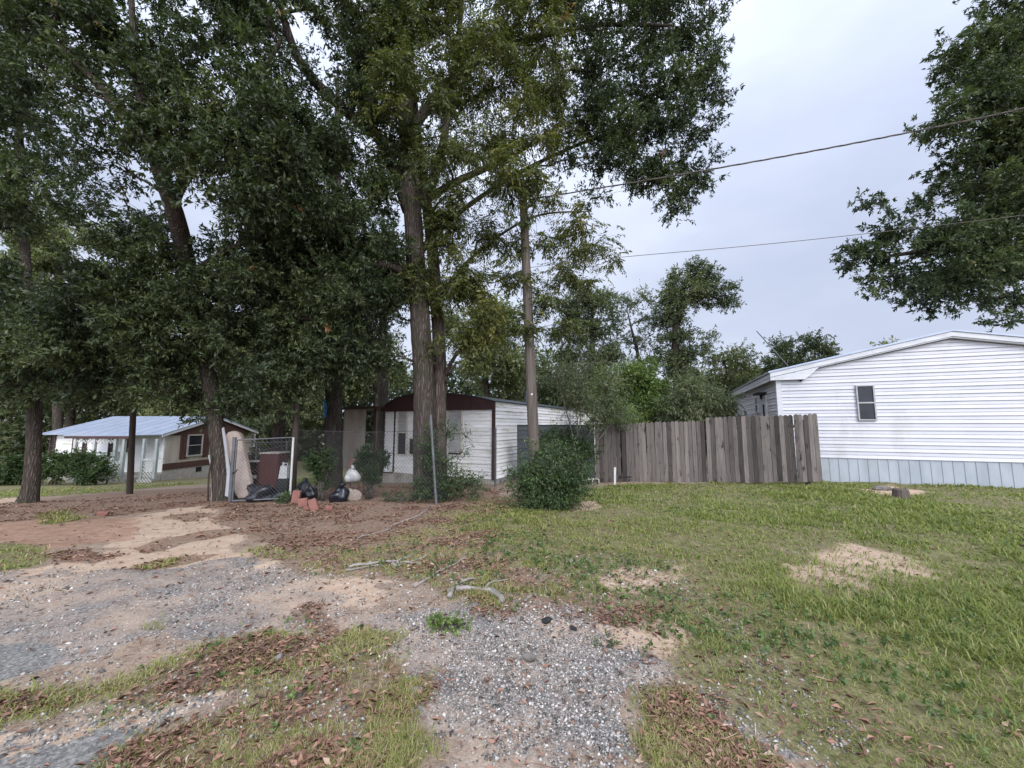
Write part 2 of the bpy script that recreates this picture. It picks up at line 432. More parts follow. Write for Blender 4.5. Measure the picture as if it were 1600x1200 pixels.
def ground_material():
    m, nt, bs = new_mat('yard_ground')
    A, B = attr(nt, 'zone_a'), attr(nt, 'zone_b')
    sa = nt.nodes.new('ShaderNodeSeparateColor'); nt.links.new(A.outputs['Color'], sa.inputs[0])
    sb = nt.nodes.new('ShaderNodeSeparateColor'); nt.links.new(B.outputs['Color'], sb.inputs[0])
    nb, nm, nf = noise(nt, .9, detail=8), noise(nt, 7, detail=8, rough=.7), noise(nt, 45, detail=4, rough=.7)
    tc = nt.nodes.new('ShaderNodeTexCoord')
    def vor(scale, feat='F1'):
        v = nt.nodes.new('ShaderNodeTexVoronoi'); v.inputs['Scale'].default_value = scale; v.feature = feat
        nt.links.new(tc.outputs['Object'], v.inputs[0]); return v
    def mask(sock, k=.9):       # break the edge of a zone up with noise
        a = math_(nt, 'MULTIPLY_ADD', math_(nt, 'SUBTRACT', math_(nt, 'MULTIPLY_ADD', nm, .6, math_(nt, 'MULTIPLY', nf, .4)), .5), k, sock)
        return ramp(nt, a, [(.38, (0, 0, 0)), (.62, (1, 1, 1))])
    soil = ramp(nt, math_(nt, 'MULTIPLY_ADD', nf, .5, math_(nt, 'MULTIPLY', nm, .5)), [(.32, (.14, .095, .068)), (.46, (.26, .19, .14)), (.56, (.34, .26, .19)), (.68, (.48, .39, .30))])
    sand = mixc(nt, ramp(nt, nf, [(.35, (0, 0, 0)), (.7, (1, 1, 1))]), ramp(nt, nm, [(.3, (.34, .24, .165)), (.5, (.50, .37, .265)), (.72, (.61, .485, .37))]), (.43, .31, .22))
    orange = ramp(nt, nm, [(.3, (.24, .135, .085)), (.55, (.36, .215, .145)), (.75, (.44, .32, .24))])
    vg = vor(75)
    peb = ramp(nt, vg.outputs['Color'], [(0, (.07, .065, .06)), (.3, (.15, .14, .13)), (.6, (.25, .232, .212)), (.85, (.42, .39, .36)), (1, (.27, .2, .15))])
    peb = mixc(nt, ramp(nt, vg.outputs['Distance'], [(.0, (0, 0, 0)), (.6, (.35, .35, .35))]), peb, (.13, .115, .11))
    peb = mixc(nt, ramp(nt, nb, [(.40, (0, 0, 0)), (.62, (.85, .85, .85))]), peb, sand)
    gr = ramp(nt, math_(nt, 'MULTIPLY_ADD', nf, .6, math_(nt, 'MULTIPLY', nm, .4)), [(.33, (.055, .058, .026)), (.45, (.13, .13, .05)), (.55, (.21, .19, .09)), (.68, (.34, .27, .175))])
    gr = mixc(nt, ramp(nt, nb, [(.42, (0, 0, 0)), (.7, (.75, .75, .75))]), gr, ramp(nt, nm, [(.3, (.15, .115, .08)), (.7, (.25, .2, .135))]))
    vl = vor(38)
    lit = ramp(nt, vl.outputs['Color'], [(0, (.10, .062, .045)), (.35, (.20, .118, .083)), (.7, (.29, .175, .125)), (1, (.38, .28, .21))])
    lit = mixc(nt, ramp(nt, nm, [(.42, (0, 0, 0)), (.62, (.8, .8, .8))]), lit, ramp(nt, nf, [(.35, (.13, .115, .07)), (.7, (.27, .215, .155))]))
    asp = ramp(nt, nf, [(.32, (.10, .097, .09)), (.5, (.19, .182, .168)), (.68, (.36, .335, .30))])
    rub = mixc(nt, ramp(nt, noise(nt, 16, detail=5), [(.44, (0, 0, 0)), (.56, (1, 1, 1))]), sand, asp)
    c = soil
    c = mixc(nt, mask(sa.outputs[2], 1.5), c, sand)
    c = mixc(nt, math_(nt, 'MULTIPLY', mask(sb.outputs[0], 1.6), .75), c, orange)
    c = mixc(nt, mask(sb.outputs[1], .7), c, peb)
    c = mixc(nt, mask(B.outputs['Alpha'], .5), c, rub)
    c = mixc(nt, mask(sb.outputs[2], .5), c, asp)
    c = mixc(nt, math_(nt, 'MULTIPLY', mask(sa.outputs[0], 1.0), .95), c, gr)
    c = mixc(nt, math_(nt, 'MULTIPLY', mask(A.outputs['Alpha'], 1.3), .6), c, gr)
    c = mixc(nt, math_(nt, 'MULTIPLY', mask(sa.outputs[1], 1.2), .85), c, lit)
    nt.links.new(c, bs.inputs['Base Color'])
    bs.inputs['Roughness'].default_value = .95; bs.inputs['Specular IOR Level'].default_value = .1
    h = math_(nt, 'MULTIPLY_ADD', nf, .4, math_(nt, 'MULTIPLY', nm, .8))
    bump(nt, bs, h, .8, .03)
    return m
M_GROUND = ground_material()
gobj = np_mesh('ground', np.stack([xf, yf, zf], 1), quads.ravel(), np.full(len(quads), 4), M_GROUND, smooth_=True)
gobj['kind'] = 'structure'
for nm_, cols in (('zone_a', ['grass', 'litter', 'sand', 'grassy']), ('zone_b', ['orange', 'gravel', 'asphalt', 'rubble'])):
    a = gobj.data.attributes.new(nm_, 'FLOAT_COLOR', 'POINT')
    a.data.foreach_set('color', np.stack([zz[c] for c in cols], 1).astype(np.float32).ravel())

# ------------------------------------------------------------------ loose ground cover
def scatter(n, r0, r1, power=1.0, half=62):
    """points over the yard, thinning out with distance"""
    u = rng.random(n)
    if power == 1.0: r = r0 * (r1 / r0) ** u
    else:
        e = 1 - power; r = (r0 ** e + u * (r1 ** e - r0 ** e)) ** (1 / e)
    a = rng.uniform(-R(half), R(half), n)
    return r * np.sin(a), r * np.cos(a), r

def basis(d):
    up = np.tile([0, 0, 1.0], (len(d), 1))
    s = np.cross(d, up); s /= np.linalg.norm(s, axis=1, keepdims=True) + 1e-9
    return s, np.cross(s, d)

def norm(v): return v / (np.linalg.norm(v, axis=1, keepdims=True) + 1e-9)

def blocked(x, y):
    """under the trailer and the house nothing grows"""
    b = np.zeros(x.shape, bool)
    for ox, oy, a, x0, x1, y0, y1 in ((8.83, 12.5, R(22), 0, 9, 0, 12), (-.6, 12.3, R(26), -4.8, 0, 0, 14), (-19.05, 21, R(2.8), -8, 0, 0, 7)):
        dx, dy = x - ox, y - oy
        lx, ly = dx * math.cos(a) - dy * math.sin(a), dx * math.sin(a) + dy * math.cos(a)
        b |= (lx > x0) & (lx < x1) & (ly > y0) & (ly < y1)
    return b

M_GRASS = leaf_mat('grass_blade', [(0, (.10, .13, .03)), (.35, (.19, .225, .052)), (.62, (.28, .29, .085)), (.8, (.34, .31, .13)), (1, (.42, .34, .2))], rough=.5, trans=.3)
def grass():
    x, y, r = scatter(1500000, 1.5, 24, .95)
    z = zones(x, y)
    patch = fbm(x * .55, y * .55, 61, 4)
    fine = fbm(x * 3.5, y * 3.5, 71, 3)
    lush = np.clip(.35 + .65 * smooth((x - .5) / 5.0) + 1.0 * smooth((y - 15) / 3) * (x < -4), 0, 1)
    dens = z['grass'] * np.clip((patch - .26) * 2.6, .42, 1) * np.clip((fine - .22) * 2.6, .25, 1) * (.35 + .65 * lush)
    dens = np.maximum(dens, z['grassy'] * np.clip((fine - .34) * 3.0, 0.06, .8))
    dens *= 1 - .93 * smooth(z['sand'] * 1.05 + (fine - .5) * 2.6) * (z['grass'] > 0)
    dens *= 1 - .9 * z['gravel'] * (z['grassy'] < .5)
    k = (rng.random(len(x)) < dens) & ~blocked(x, y)
    gy = np.clip(z['grassy'] - z['grass'], 0, 1)
    x, y, r, patch, fine, lush, gy = (q[k] for q in (x, y, r, patch, fine, lush, gy))
    n = len(x)
    p = np.stack([x, y, ground_z(x, y) - .005], 1)
    az = rng.uniform(0, 2 * math.pi, n)
    lean = rng.uniform(.35, 1.25, n)
    d = np.stack([np.cos(az) * np.sin(lean), np.sin(az) * np.sin(lean), np.cos(lean)], 1)
    L = rng.uniform(.035, .10, n) * (.6 + .8 * np.clip((patch - .35) * 3, 0, 1)) * (.65 + .45 * lush) * (1 + .02 * r) * (1 - .12 * smooth((y - 4) / 3)) * (1 - .25 * gy)
    w = np.maximum(.0017, .0007 * r) * rng.uniform(.7, 1.4, n)
    s, _ = basis(d)
    mid = p + d * (L * .55)[:, None]
    d2 = norm(d + np.stack([np.cos(az), np.sin(az), -.7 * np.ones(n)], 1) * .6)
    tip = mid + d2 * (L * .5)[:, None]
    sw = s * w[:, None]
    V = np.stack([p - sw, p + sw, mid + sw * .8, mid - sw * .8, tip], 1).reshape(-1, 3)
    b = (np.arange(n) * 5)[:, None]
    loops = np.concatenate([b + np.array([[0, 1, 2, 3]]), b + np.array([[3, 2, 4]])], 1).ravel()
    t = np.clip(rng.normal(.40, .17, n) + (fine - .5) * .3 - (lush - .5) * .22 + gy * rng.uniform(-.05, .5, n) + (rng.random(n) < .10) * .4, 0, 1)
    o = np_mesh('grass', V, loops, np.tile([4, 3], n), M_GRASS, tint=np.repeat(t, 5))
    tag(o, 'patchy short green lawn grass growing over the yard', 'grass', kind='stuff')
grass()

M_LITTER = leaf_mat('dead_leaf', [(0, (.09, .055, .04)), (.35, (.22, .12, .082)), (.7, (.33, .185, .13)), (.9, (.42, .28, .2)), (1, (.5, .4, .3))], rough=.6, trans=.05, spec=.2)
def litter():
    x, y, r = scatter(520000, 1.5, 17, .7)
    z = zones(x, y)
    fine = fbm(x * 2.2, y * 2.2, 91, 4)
    dens = z['litter'] * np.clip((fine - .36) * 3.0, .06, 1) * .62
    dens = np.maximum(dens, .012 + .035 * z['grass'] * (x < 2) + .012 * z['sand'])
    k = (rng.random(len(x)) < dens) & ~blocked(x, y)
    x, y, r = x[k], y[k], r[k]; n = len(x)
    p = np.stack([x, y, ground_z(x, y) + rng.uniform(.003, .018, n)], 1)
    az = rng.uniform(0, 2 * math.pi, n)
    d = norm(np.stack([np.cos(az), np.sin(az), rng.normal(0, .14, n)], 1))
    s, nn = basis(d)
    s = norm(s + nn * rng.normal(0, .35, n)[:, None]); nn = np.cross(s, d)
    L = (.014 + rng.gamma(2.2, .009, n)).clip(.012, .05) * (1 + .05 * r); w = L * rng.uniform(.10, .24, n)
    tg = rng.random(n) < .10
    L[tg] = rng.uniform(.05, .16, tg.sum()); w[tg] = .0028
    c = (rng.uniform(-.1, .35, n) * L * ~tg)[:, None] * nn
    V = np.stack([p, p + d * (L * .35)[:, None] + s * w[:, None] + c, p + d * (L * .4)[:, None], p + d * (L * .35)[:, None] - s * w[:, None] + c, p + d * L[:, None] + c * .6], 1).reshape(-1, 3)
    b = (np.arange(n) * 5)[:, None]
    loops = np.concatenate([b + np.array([[0, 1, 4, 2]]), b + np.array([[0, 2, 4, 3]])], 1).ravel()
    t = np.clip(rng.beta(1.5, 1.9, n) + (fbm(x * 3, y * 3, 97, 2) - .5) * .3, 0, 1)
    o = np_mesh('leaf_litter', V, loops, np.full(2 * n, 4), M_LITTER, tint=np.repeat(t, 5))
    tag(o, 'dry reddish brown fallen leaves strewn over the ground', 'fallen leaves', kind='stuff')
litter()

M_WEED = leaf_mat('lawn_weed_leaf', [(0, (.06, .10, .035)), (.5, (.11, .165, .055)), (1, (.2, .25, .10))], rough=.5, trans=.25)
def weeds():
    x, y, r = scatter(16000, 1.7, 13, 1.0)
    z = zones(x, y)
    f = fbm(x * .9, y * .9, 131, 4)
    k = (rng.random(len(x)) < np.clip((f - .5) * 5, .02, 1) * (z['grass'] * .9 + .4 * z['grassy'] + .9 * z['sand'] * (x > 1.2))) & ~blocked(x, y)
    x, y, r = x[k], y[k], r[k]; n = len(x)
    p = np.stack([x, y, ground_z(x, y) + .008], 1)
    V, t = leaves_arrays(p, norm(np.stack([rng.normal(0, .4, n), rng.normal(0, .4, n), np.ones(n) * .5], 1)), rng.uniform(.015, .05, n), 9, .028, .015, np.clip(rng.normal(.5, .2, n), 0, 1), 0.0)
    o = np_mesh('lawn_weeds', V, np.arange(len(V)), np.full(len(V) // 4, 4), M_WEED, tint=t)
    tag(o, 'small broad-leaved weeds and clover mixed into the lawn', 'weeds', kind='stuff')

M_PEBBLE = mat('pebble', (.34, .315, .285), (.25, .232, .212), 30, rough=.8, spec=.25, tint=(.2, 2.0))
def gravel():
    x, y, r = scatter(260000, 1.55, 9.5, 1.15)
    z = zones(x, y)
    fine = fbm(x * 1.6, y * 1.6, 93, 4)
    dens = z['gravel'] * np.clip((fine - .36 - .12 * (x < -.9)) * 2.8, .05, 1) * (1 - .85 * z['grassy'])
    dens = np.maximum(dens, .35 * z['rubble'] * (fine > .48)) * (1 - .93 * z['asphalt'])
    dens = np.maximum(dens, .03 * z['sand'])
    dens = np.maximum(dens, .22 * (x < 1.8) * (r < 5) * (1 - z['asphalt']) * (fine > .42))
    k = rng.random(len(x)) < dens
    x, y, r = x[k], y[k], r[k]; n = len(x)
    S = rng.gamma(2.6, .0017, n) * (1 + .12 * np.maximum(r - 2.5, 0)) + .0026
    big = rng.random(n) < .004; S[big] *= 1.9
    base = np.array([[1, 0, 0], [-1, 0, 0], [0, 1, 0], [0, -1, 0], [0, 0, 1], [0, 0, -1]], float)
    J = base[None] * rng.uniform(.7, 1.3, (n, 6, 1)) + rng.normal(0, .28, (n, 6, 3))
    a = rng.uniform(0, 6.28, n); ca, sa = np.cos(a), np.sin(a)
    J[:, :, 2] *= .55
    Jx = J[:, :, 0] * ca[:, None] - J[:, :, 1] * sa[:, None] * .8
    Jy = J[:, :, 0] * sa[:, None] + J[:, :, 1] * ca[:, None] * .8
    V = np.stack([Jx, Jy, J[:, :, 2]], 2) * S[:, None, None] + np.stack([x, y, ground_z(x, y) + S * .2], 1)[:, None]
    F = np.array([[0, 2, 4], [2, 1, 4], [1, 3, 4], [3, 0, 4], [2, 0, 5], [1, 2, 5], [3, 1, 5], [0, 3, 5]])
    loops = ((np.arange(n) * 6)[:, None, None] + F[None]).ravel()
    t = np.clip(rng.beta(1.3, 2.3, n) + (rng.random(n) < .12) * .55, 0, 1)
    o = np_mesh('gravel', V.reshape(-1, 3), loops, np.full(8 * n, 3), M_PEBBLE, tint=np.repeat(t, 6))
    tag(o, 'loose grey and white gravel spread over the driveway', 'gravel', kind='stuff')
gravel()

# ------------------------------------------------------------------ trees
def V3(a): return np.array([a.x, a.y, a.z])

def leaves_arrays(tw_p, tw_d, tw_L, k, l, w, tw_t, droop=.15, compound=False):
    n = len(tw_p)
    u = rng.random((n, k))
    t = np.linspace(.15, 1, k)[None] * np.ones((n, 1)) if compound else 1 - .85 * u ** 1.35
    pos = tw_p[:, None] + tw_d[:, None] * (t * tw_L[:, None])[:, :, None]
    rnd = rng.normal(0, 1, (n, k, 3))
    if compound:
        s, nn = basis(tw_d)
        sg = np.where(np.arange(k) % 2 == 0, 1, -1)[None, :, None]
        d = tw_d[:, None] * .55 + s[:, None] * sg * .8 + rnd * .22
    else:
        d = tw_d[:, None] * .55 + rnd * .62
    d[:, :, 2] -= droop
    pos = pos.reshape(-1, 3); d = norm(d.reshape(-1, 3)); m = len(d)
    nrm = np.array([0, 0, .75])[None] + rng.normal(0, .6, (m, 3))
    s = norm(np.cross(d, nrm)); nn = np.cross(s, d)
    g_ = np.repeat(rng.uniform(.7, 1.35, n), k)
    L = l * rng.uniform(.65, 1.25, m) * g_; W = w * rng.uniform(.7, 1.25, m) * g_
    mid = pos + d * (L * .48)[:, None] + nn * (W * .18)[:, None]
    V = np.stack([pos, mid + s * (W * .5)[:, None], pos + d * L[:, None] - nn * (L * .12)[:, None], mid - s * (W * .5)[:, None]], 1).reshape(-1, 3)
    tt = np.repeat(tw_t, k) + np.clip(rng.normal(0, .10, m), -.2, .14)
    return V, np.repeat(np.clip(tt, 0, 1), 4)

weeds()
N_LEAVES = [0]
def tree(name, label, cat, base, stems, clumps, leaf, lmat, bmat=None, tau=1.6, k=14, droop=.15, twig=(.22, .42), compound=False, sides=10,
         tmean=.42, pend=.1, group=None, tw_mat=None, limb=1.0, flat=.8, spread=1.0, part='crown', wob=.09, hang=0.0, holes=0.0):
    """a trunk from measured stems, a limb grown to every clump, branchlets and twigs in it, leaves along the twigs"""
    base = Vector(base)
    root = thing(name, label, cat, base, 0, group)
    tr = MB(); sk = []
    for st in stems:
        pts = [P(a, b, Yd) for a, b, Yd, r in st]; rad = [q[3] for q in st]
        fp, fr = [], []
        for i in range(len(pts) - 1):
            m = max(2, int((pts[i + 1] - pts[i]).length / .22))
            p0, p3 = pts[max(i - 1, 0)], pts[min(i + 2, len(pts) - 1)]
            for j in range(m):
                s = j / m
                a, b = pts[i], pts[i + 1]
                q = .5 * ((2 * a) + (b - p0) * s + (2 * p0 - 5 * a + 4 * b - p3) * s * s + (3 * a - p0 - 3 * b + p3) * s ** 3)
                fp.append(q); fr.append(rad[i] * (1 - s) + rad[i + 1] * s)
        fp.append(pts[-1]); fr.append(rad[-1])
        tr.tube(fp, fr, sides, wob)
        sk += [(p, r) for p, r in zip(fp, fr)]
    if not sk:
        sk = [(base.copy(), .03)]
    tw = MB()
    TP, TD, TL, TT = [], [], [], []
    l, w = leaf
    area = .5 * l * w * .55
    cl = []
    for c in clumps:
        px, py, Yd, rp = c[:4]; q = c[4] if len(c) > 4 else 1.0
        cl.append((P(px, py, Yd), sz(rp, Yd), q))
    cl.sort(key=lambda c: min((c[0] - s[0]).length for s in sk))
    for ci, (c, r, q) in enumerate(cl):
        cr = random.Random(hash((round(c.x, 2), round(c.z, 2))))
        bp, br = min(sk, key=lambda s: (s[0] - c).length + 1.6 * max(0, s[0].z - c.z + .3))
        ln = (c - bp).length
        path, n = [], max(3, int(ln / .3) + 2)
        jit = Vector((cr.uniform(-1, 1), cr.uniform(-1, 1), cr.uniform(-.3, .8))) * .12 * ln
        for j in range(n + 1):
            s = j / n
            path.append(bp.lerp(c, s) + jit * math.sin(math.pi * s) + Vector((cr.gauss(0, 1), cr.gauss(0, 1), cr.gauss(0, 1))) * .025 * ln * math.sin(math.pi * s))
        r0 = min(br * .7, .018 + .02 * math.sqrt(r * ln) * limb + .008 * ln * limb)
        tr.tube(path, [r0 * (1 - .75 * j / n) + .004 for j in range(n + 1)], 5, .05)
        sk += [(p, r0 * (1 - .75 * j / n)) for j, p in enumerate(path) if j > n // 2]
        nb = int(9 + 7 * min(r, 1.6))
        subs = []
        for b in range(nb):
            d = Vector((cr.gauss(0, 1), cr.gauss(0, 1), cr.gauss(0, 1))).normalized()
            rr = cr.random() ** .45
            e = c + Vector((d.x * r, d.y * r * 1.05, d.z * r * flat)) * rr * spread
            s0 = c.lerp(path[-2], cr.random() * .8)
            m = s0.lerp(e, .5) + Vector((0, 0, .1 * r))
            tw.tube([s0, m, e], [.006 + .004 * r, .005 + .002 * r, .003], 3, cap=False)
            subs.append((s0, m, e))
        nl = q * tau * math.pi * r * r / area
        nt_ = max(4, int(nl / k)); N_LEAVES[0] += nt_ * k
        S = np.array([[V3(a), V3(b), V3(e)] for a, b, e in subs])
        hw = rng.random(nb) ** 2 * .9 + .1          # uneven twigs make gaps between sprays
        idx = rng.choice(nb, nt_, p=hw / hw.sum())
        t = rng.beta(2.2, 1.2, nt_)[:, None]
        p = S[idx, 0] * (1 - t) ** 2 + 2 * S[idx, 1] * t * (1 - t) + S[idx, 2] * t * t
        p = p + rng.normal(0, .17 * r, (nt_, 3)) * np.array([1, 1, .75])
        d = norm(S[idx, 2] - S[idx, 0]) * .6 + rng.normal(0, .55, (nt_, 3)) + np.array([0, 0, -pend])
        TP.append(p); TD.append(norm(d)); TL.append(rng.uniform(twig[0], twig[1], nt_))
        TT.append(np.clip(tmean + rng.normal(0, .13) + rng.normal(0, .15, nt_), 0, .82) + (rng.random(nt_) < .006) * .3)  # random leaf tone; its clump spread also paints in bright leaf highlights
    TP, TD, TL, TT = map(np.concatenate, (TP, TD, TL, TT))
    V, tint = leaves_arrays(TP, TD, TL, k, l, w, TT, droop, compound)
    o = np.array(base)
    if tr.v:
        tr.build('trunk' if part == 'crown' else 'stems', bmat or M_BARK, root, base, True)
    nq = len(V) // 4                                  # leaves and the twigs that carry them
    TV = np.array(tw.v); TF = np.array(tw.f)
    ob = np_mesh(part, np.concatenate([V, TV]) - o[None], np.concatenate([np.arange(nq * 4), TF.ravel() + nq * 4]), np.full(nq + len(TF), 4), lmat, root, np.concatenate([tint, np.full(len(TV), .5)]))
    ob.data.materials.append(tw_mat or bmat or M_TWIG)
    ob.data.polygons.foreach_set('material_index', np.concatenate([np.zeros(nq, np.int32), np.ones(len(TF), np.int32)]))
    return root

OAK = (.105, .034); PEC = (.115, .034)
def at(Y, L): return [(a, b, Y, r, *x) for a, b, r, *x in L]

SKY_GAPS = [(130,160,70,34),(175,300,64,40),(322,340,26,32),(445,70,26,60),(215,14,34,20),(500,95,22,40),(290,30,20,14),(60,215,26,20),(395,235,22,14),(700,60,16,30),(850,290,40,30),(905,300,40,40),(75,395,40,60),(335,620,16,70),(300,350,10,50)]
def fill(x0, x1, y0, y1, Yd, n, r, seed, q=1.0, dy=.8, gap=True):
    """more sprays over a stretch of crown, keeping the openings where sky shows"""
    rr = random.Random(seed); L = []
    for i in range(n * 12):
        if len(L) >= n: break
        px, py = rr.uniform(x0, x1), rr.uniform(y0, y1)
        if gap and any(((px - a) / (w + r * .55)) ** 2 + ((py - b) / (h + r * .55)) ** 2 < 1 for a, b, w, h in SKY_GAPS): continue
        if any((px - a) ** 2 + (py - b) ** 2 < (r * .7) ** 2 for a, b, *_ in L): continue
        L.append((px, py, Yd + rr.uniform(-dy, dy), r * rr.uniform(.75, 1.25), q * rr.uniform(.8, 1.2)))
    return L

# main oak in the middle
b = G(666, 778); D = b.y
tree('oak_tree', 'huge dark oak with the thickest straight trunk, in front of the small trailer', 'tree', b,
 [[(664, 790, D, .36), (664, 768, D, .29), (663, 700, D, .28), (662, 600, D, .27), (655, 480, D, .255), (648, 380, D, .25), (640, 270, D, .235), (633, 160, D, .20), (628, 60, D, .19), (622, -60, D, .15), (615, -250, D, .08)],
  [(638, 330, D, .17), (600, 226, D - .3, .15), (560, 190, D - .6, .135), (500, 136, D - 1.0, .12), (465, 90, D - 1.3, .10), (440, 20, D - 1.6, .08), (405, -80, D - 1.8, .05)],
  [(652, 440, D, .16), (612, 416, D - .3, .12), (560, 416, D - .7, .09), (500, 440, D - 1, .05)],
  [(636, 215, D, .15), (700, 130, D + .2, .11), (800, 70, D + .4, .09), (930, 40, D + .4, .06), (1050, 40, D, .04)],
  [(650, 400, D, .10), (720, 330, D + .9, .075), (830, 260, D + 1.2, .06), (950, 210, D + 1, .045), (1050, 200, D + .6, .03)]],
 at(D - .4, [(590,170,58),(540,245,70,1.2),(480,225,68),(590,300,55,1.2),(520,330,78,1.2),(440,300,72),(560,400,74,1.2),(480,400,76,1.2),(415,380,58),(612,385,36),(540,475,74,1.2),(478,485,68,1.2),(600,470,42),(558,545,62),(605,555,34),(420,462,64),(500,560,54),(640,200,36),(565,100,58),(625,90,44),(455,150,42,.7),(540,40,52,.6),(590,20,50)])
 + at(D - 1.6, [(450,250,55),(400,320,55),(470,340,60),(520,200,40),(380,430,45,.9),(500,-60,90,.7),(420,-50,80,.7),(380,30,42,.5)])
 + at(D + .5, [(1118,92,40,.9),(1082,60,55),(1020,30,66),(960,55,66),(1062,130,60),(1132,140,24,.8),(990,130,66),(920,110,64),(1092,205,36),(1040,200,56,1.1),(960,205,60,1.1),(905,190,52),(1000,262,46,1.1),(1035,290,44,1.2),(1062,255,30),(1055,330,22),(945,255,40,.8),(885,250,38,.7),(980,-50,90),(1070,-40,60),(900,-20,80),(780,-80,100),(650,-100,110),(930,310,28,.6)])
 + at(D + 1.6, [(620,240,55,.8),(700,180,55,.7),(570,340,55),(620,440,50),(520,430,70),(540,560,60)])
 + fill(390, 650, 0, 560, D - .9, 26, 42, 1) + fill(880, 1110, -20, 300, D + .3, 14, 34, 3) + fill(400, 500, 0, 170, D - 1.2, 7, 30, 21, .55, .4, False),
 OAK, M_OAK, M_BARK, tau=1.25, tmean=.40)

# pecan beside it
b = G(695, 772); Dp = b.y
tree('pecan_tree', 'slender twin-forked tree with yellow-green drooping leaves, growing tight against the thick oak', 'tree', b,
 [[(689, 785, Dp, .23), (688, 745, Dp, .195), (686, 640, Dp, .185), (686, 540, Dp, .175), (679, 430, Dp, .165), (668, 330, Dp, .155), (665, 310, Dp, .15), (655, 230, Dp, .12), (646, 150, Dp, .1), (640, 40, Dp, .07), (636, -100, Dp, .04)],
  [(666, 318, Dp, .14), (690, 235, Dp - .1, .12), (701, 170, Dp - .2, .1), (716, 60, Dp - .4, .07), (730, -80, Dp - .5, .04)],
  [(668, 312, Dp, .12), (708, 286, Dp - .2, .1), (760, 262, Dp - .3, .085), (830, 225, Dp - .4, .06), (880, 190, Dp - .5, .03)],
  [(694, 600, Dp, .06), (712, 555, Dp - .1, .05), (762, 530, Dp - .3, .035), (802, 505, Dp - .4, .02)],
  [(684, 470, Dp, .09), (740, 400, Dp + .1, .045), (830, 340, Dp, .03), (920, 330, Dp - .3, .015)]],
 at(Dp - .6, [(600,40,62),(660,30,56),(720,60,72),(800,50,72),(862,60,54),(700,140,56),(770,140,64),(838,140,54),(742,222,56),(808,222,50,.8),(862,205,44,.8),(622,140,42),(785,290,38,1.1),(722,300,34,1.1),(842,305,32,.8),(760,368,44,1),(702,392,36,1.1),(742,440,52,1),(802,432,40,.9),(882,420,36,1),(930,382,36,1.1),(962,402,15,1.2),(905,350,36,1),(852,470,36,.9),(760,500,46,1),(716,520,36,1.1),(822,520,42,.8),(880,500,30,.8),(800,380,36,.8),(860,370,32,.8),(700,340,30),(925,440,24,.8),(690,-60,90,.8),(800,-60,90,.8),(700,460,36,.8),(655,300,30,.7),(660,420,30,.7),(735,560,30,.5),(690,350,34),(672,470,26),(668,540,20,.7),(720,430,40),(640,240,26)])
 + at(Dp - 1.4, [(812,292,24),(800,262,34),(835,270,30),(826,335,18,.6),(790,330,22,.6)]) + fill(560, 880, -20, 260, Dp - 1.3, 22, 36, 4) + fill(610, 700, 180, 520, Dp - .8, 9, 24, 14, .7, .2),
 PEC, M_PECAN, M_BARK_RED, tau=1.25, k=12, droop=.45, twig=(.3, .5), compound=True, tmean=.42, pend=.55)

# leaning tree on the left
b = G(348, 782); Dl = b.y
tree('leaning_oak_tree', 'leaning oak with a bent trunk beside the chain-link gate, leaves hanging over the driveway', 'tree', b,
 [[(352, 795, Dl, .30), (350, 770, Dl, .24), (343, 700, Dl, .195), (334, 650, Dl, .19), (326, 590, Dl, .185), (318, 540, Dl - .2, .18), (306, 480, Dl - .5, .18), (290, 400, Dl - 1.2, .18), (272, 330, Dl - 2, .175), (250, 270, Dl - 2.6, .14), (230, 200, Dl - 3, .105), (215, 120, Dl - 3.2, .075), (205, 0, Dl - 3.3, .05), (200, -150, Dl - 3.4, .03)],
  [(322, 560, Dl - .1, .11), (300, 520, Dl - .2, .09), (240, 470, Dl - .4, .07), (170, 450, Dl - .6, .04)],
  [(268, 320, Dl - 2, .12), (320, 220, Dl - 2.4, .1), (380, 160, Dl - 2.6, .07), (440, 60, Dl - 2.8, .04)],
  [(240, 240, Dl - 2.7, .1), (160, 140, Dl - 3, .08), (80, 60, Dl - 3.3, .05)],
  [(296, 430, Dl - 1, .09), (340, 400, Dl - 1.2, .07), (420, 360, Dl - 1.6, .04)]],
 at(Dl - 3.0, [(30,40,66,1.1),(100,30,66,1.1),(172,62,52),(262,92,64),(330,62,64),(392,112,54),(240,162,52),(322,172,64),(400,202,56),(302,242,52),(372,272,54),(222,214,40),(150,192,28,.5),(60,100,46,.8),(110,85,44),(250,-10,52,.6),(340,-30,70),(120,-50,80),(0,-40,80),(210,-60,70,.7),(420,40,36,.6),(440,250,46),(350,320,40,.7)])
 + at(Dl - 1.2, [(180,382,50),(240,420,62,1.1),(160,450,62,1.1),(222,502,72,1.1),(122,502,56),(302,480,54),(402,430,50),(350,470,54),(290,400,28,.8),(380,340,46,.8),(440,420,46),(240,350,26,.7)])
 + fill(-40, 470, -30, 330, Dl - 2.8, 46, 40, 5) + fill(-40, 420, -30, 340, Dl - 2.4, 22, 36, 25, .5, .8, False) + fill(60, 500, 350, 600, Dl - 1.0, 34, 40, 6) + fill(90, 480, 480, 640, Dl - .3, 16, 34, 7)
 + at(Dl - .2, [(160,570,60,1.1),(260,562,62,1.1),(92,580,46),(342,552,50,.9),(402,542,52),(420,600,44),(362,612,32,.8),(222,602,42),(132,612,34),(300,608,24),(314,655,15),(330,640,14),(380,500,50),(450,560,44),(90,520,40)]),
 (.11, .038), M_OAK, M_BARK, tau=1.25, tmean=.46)

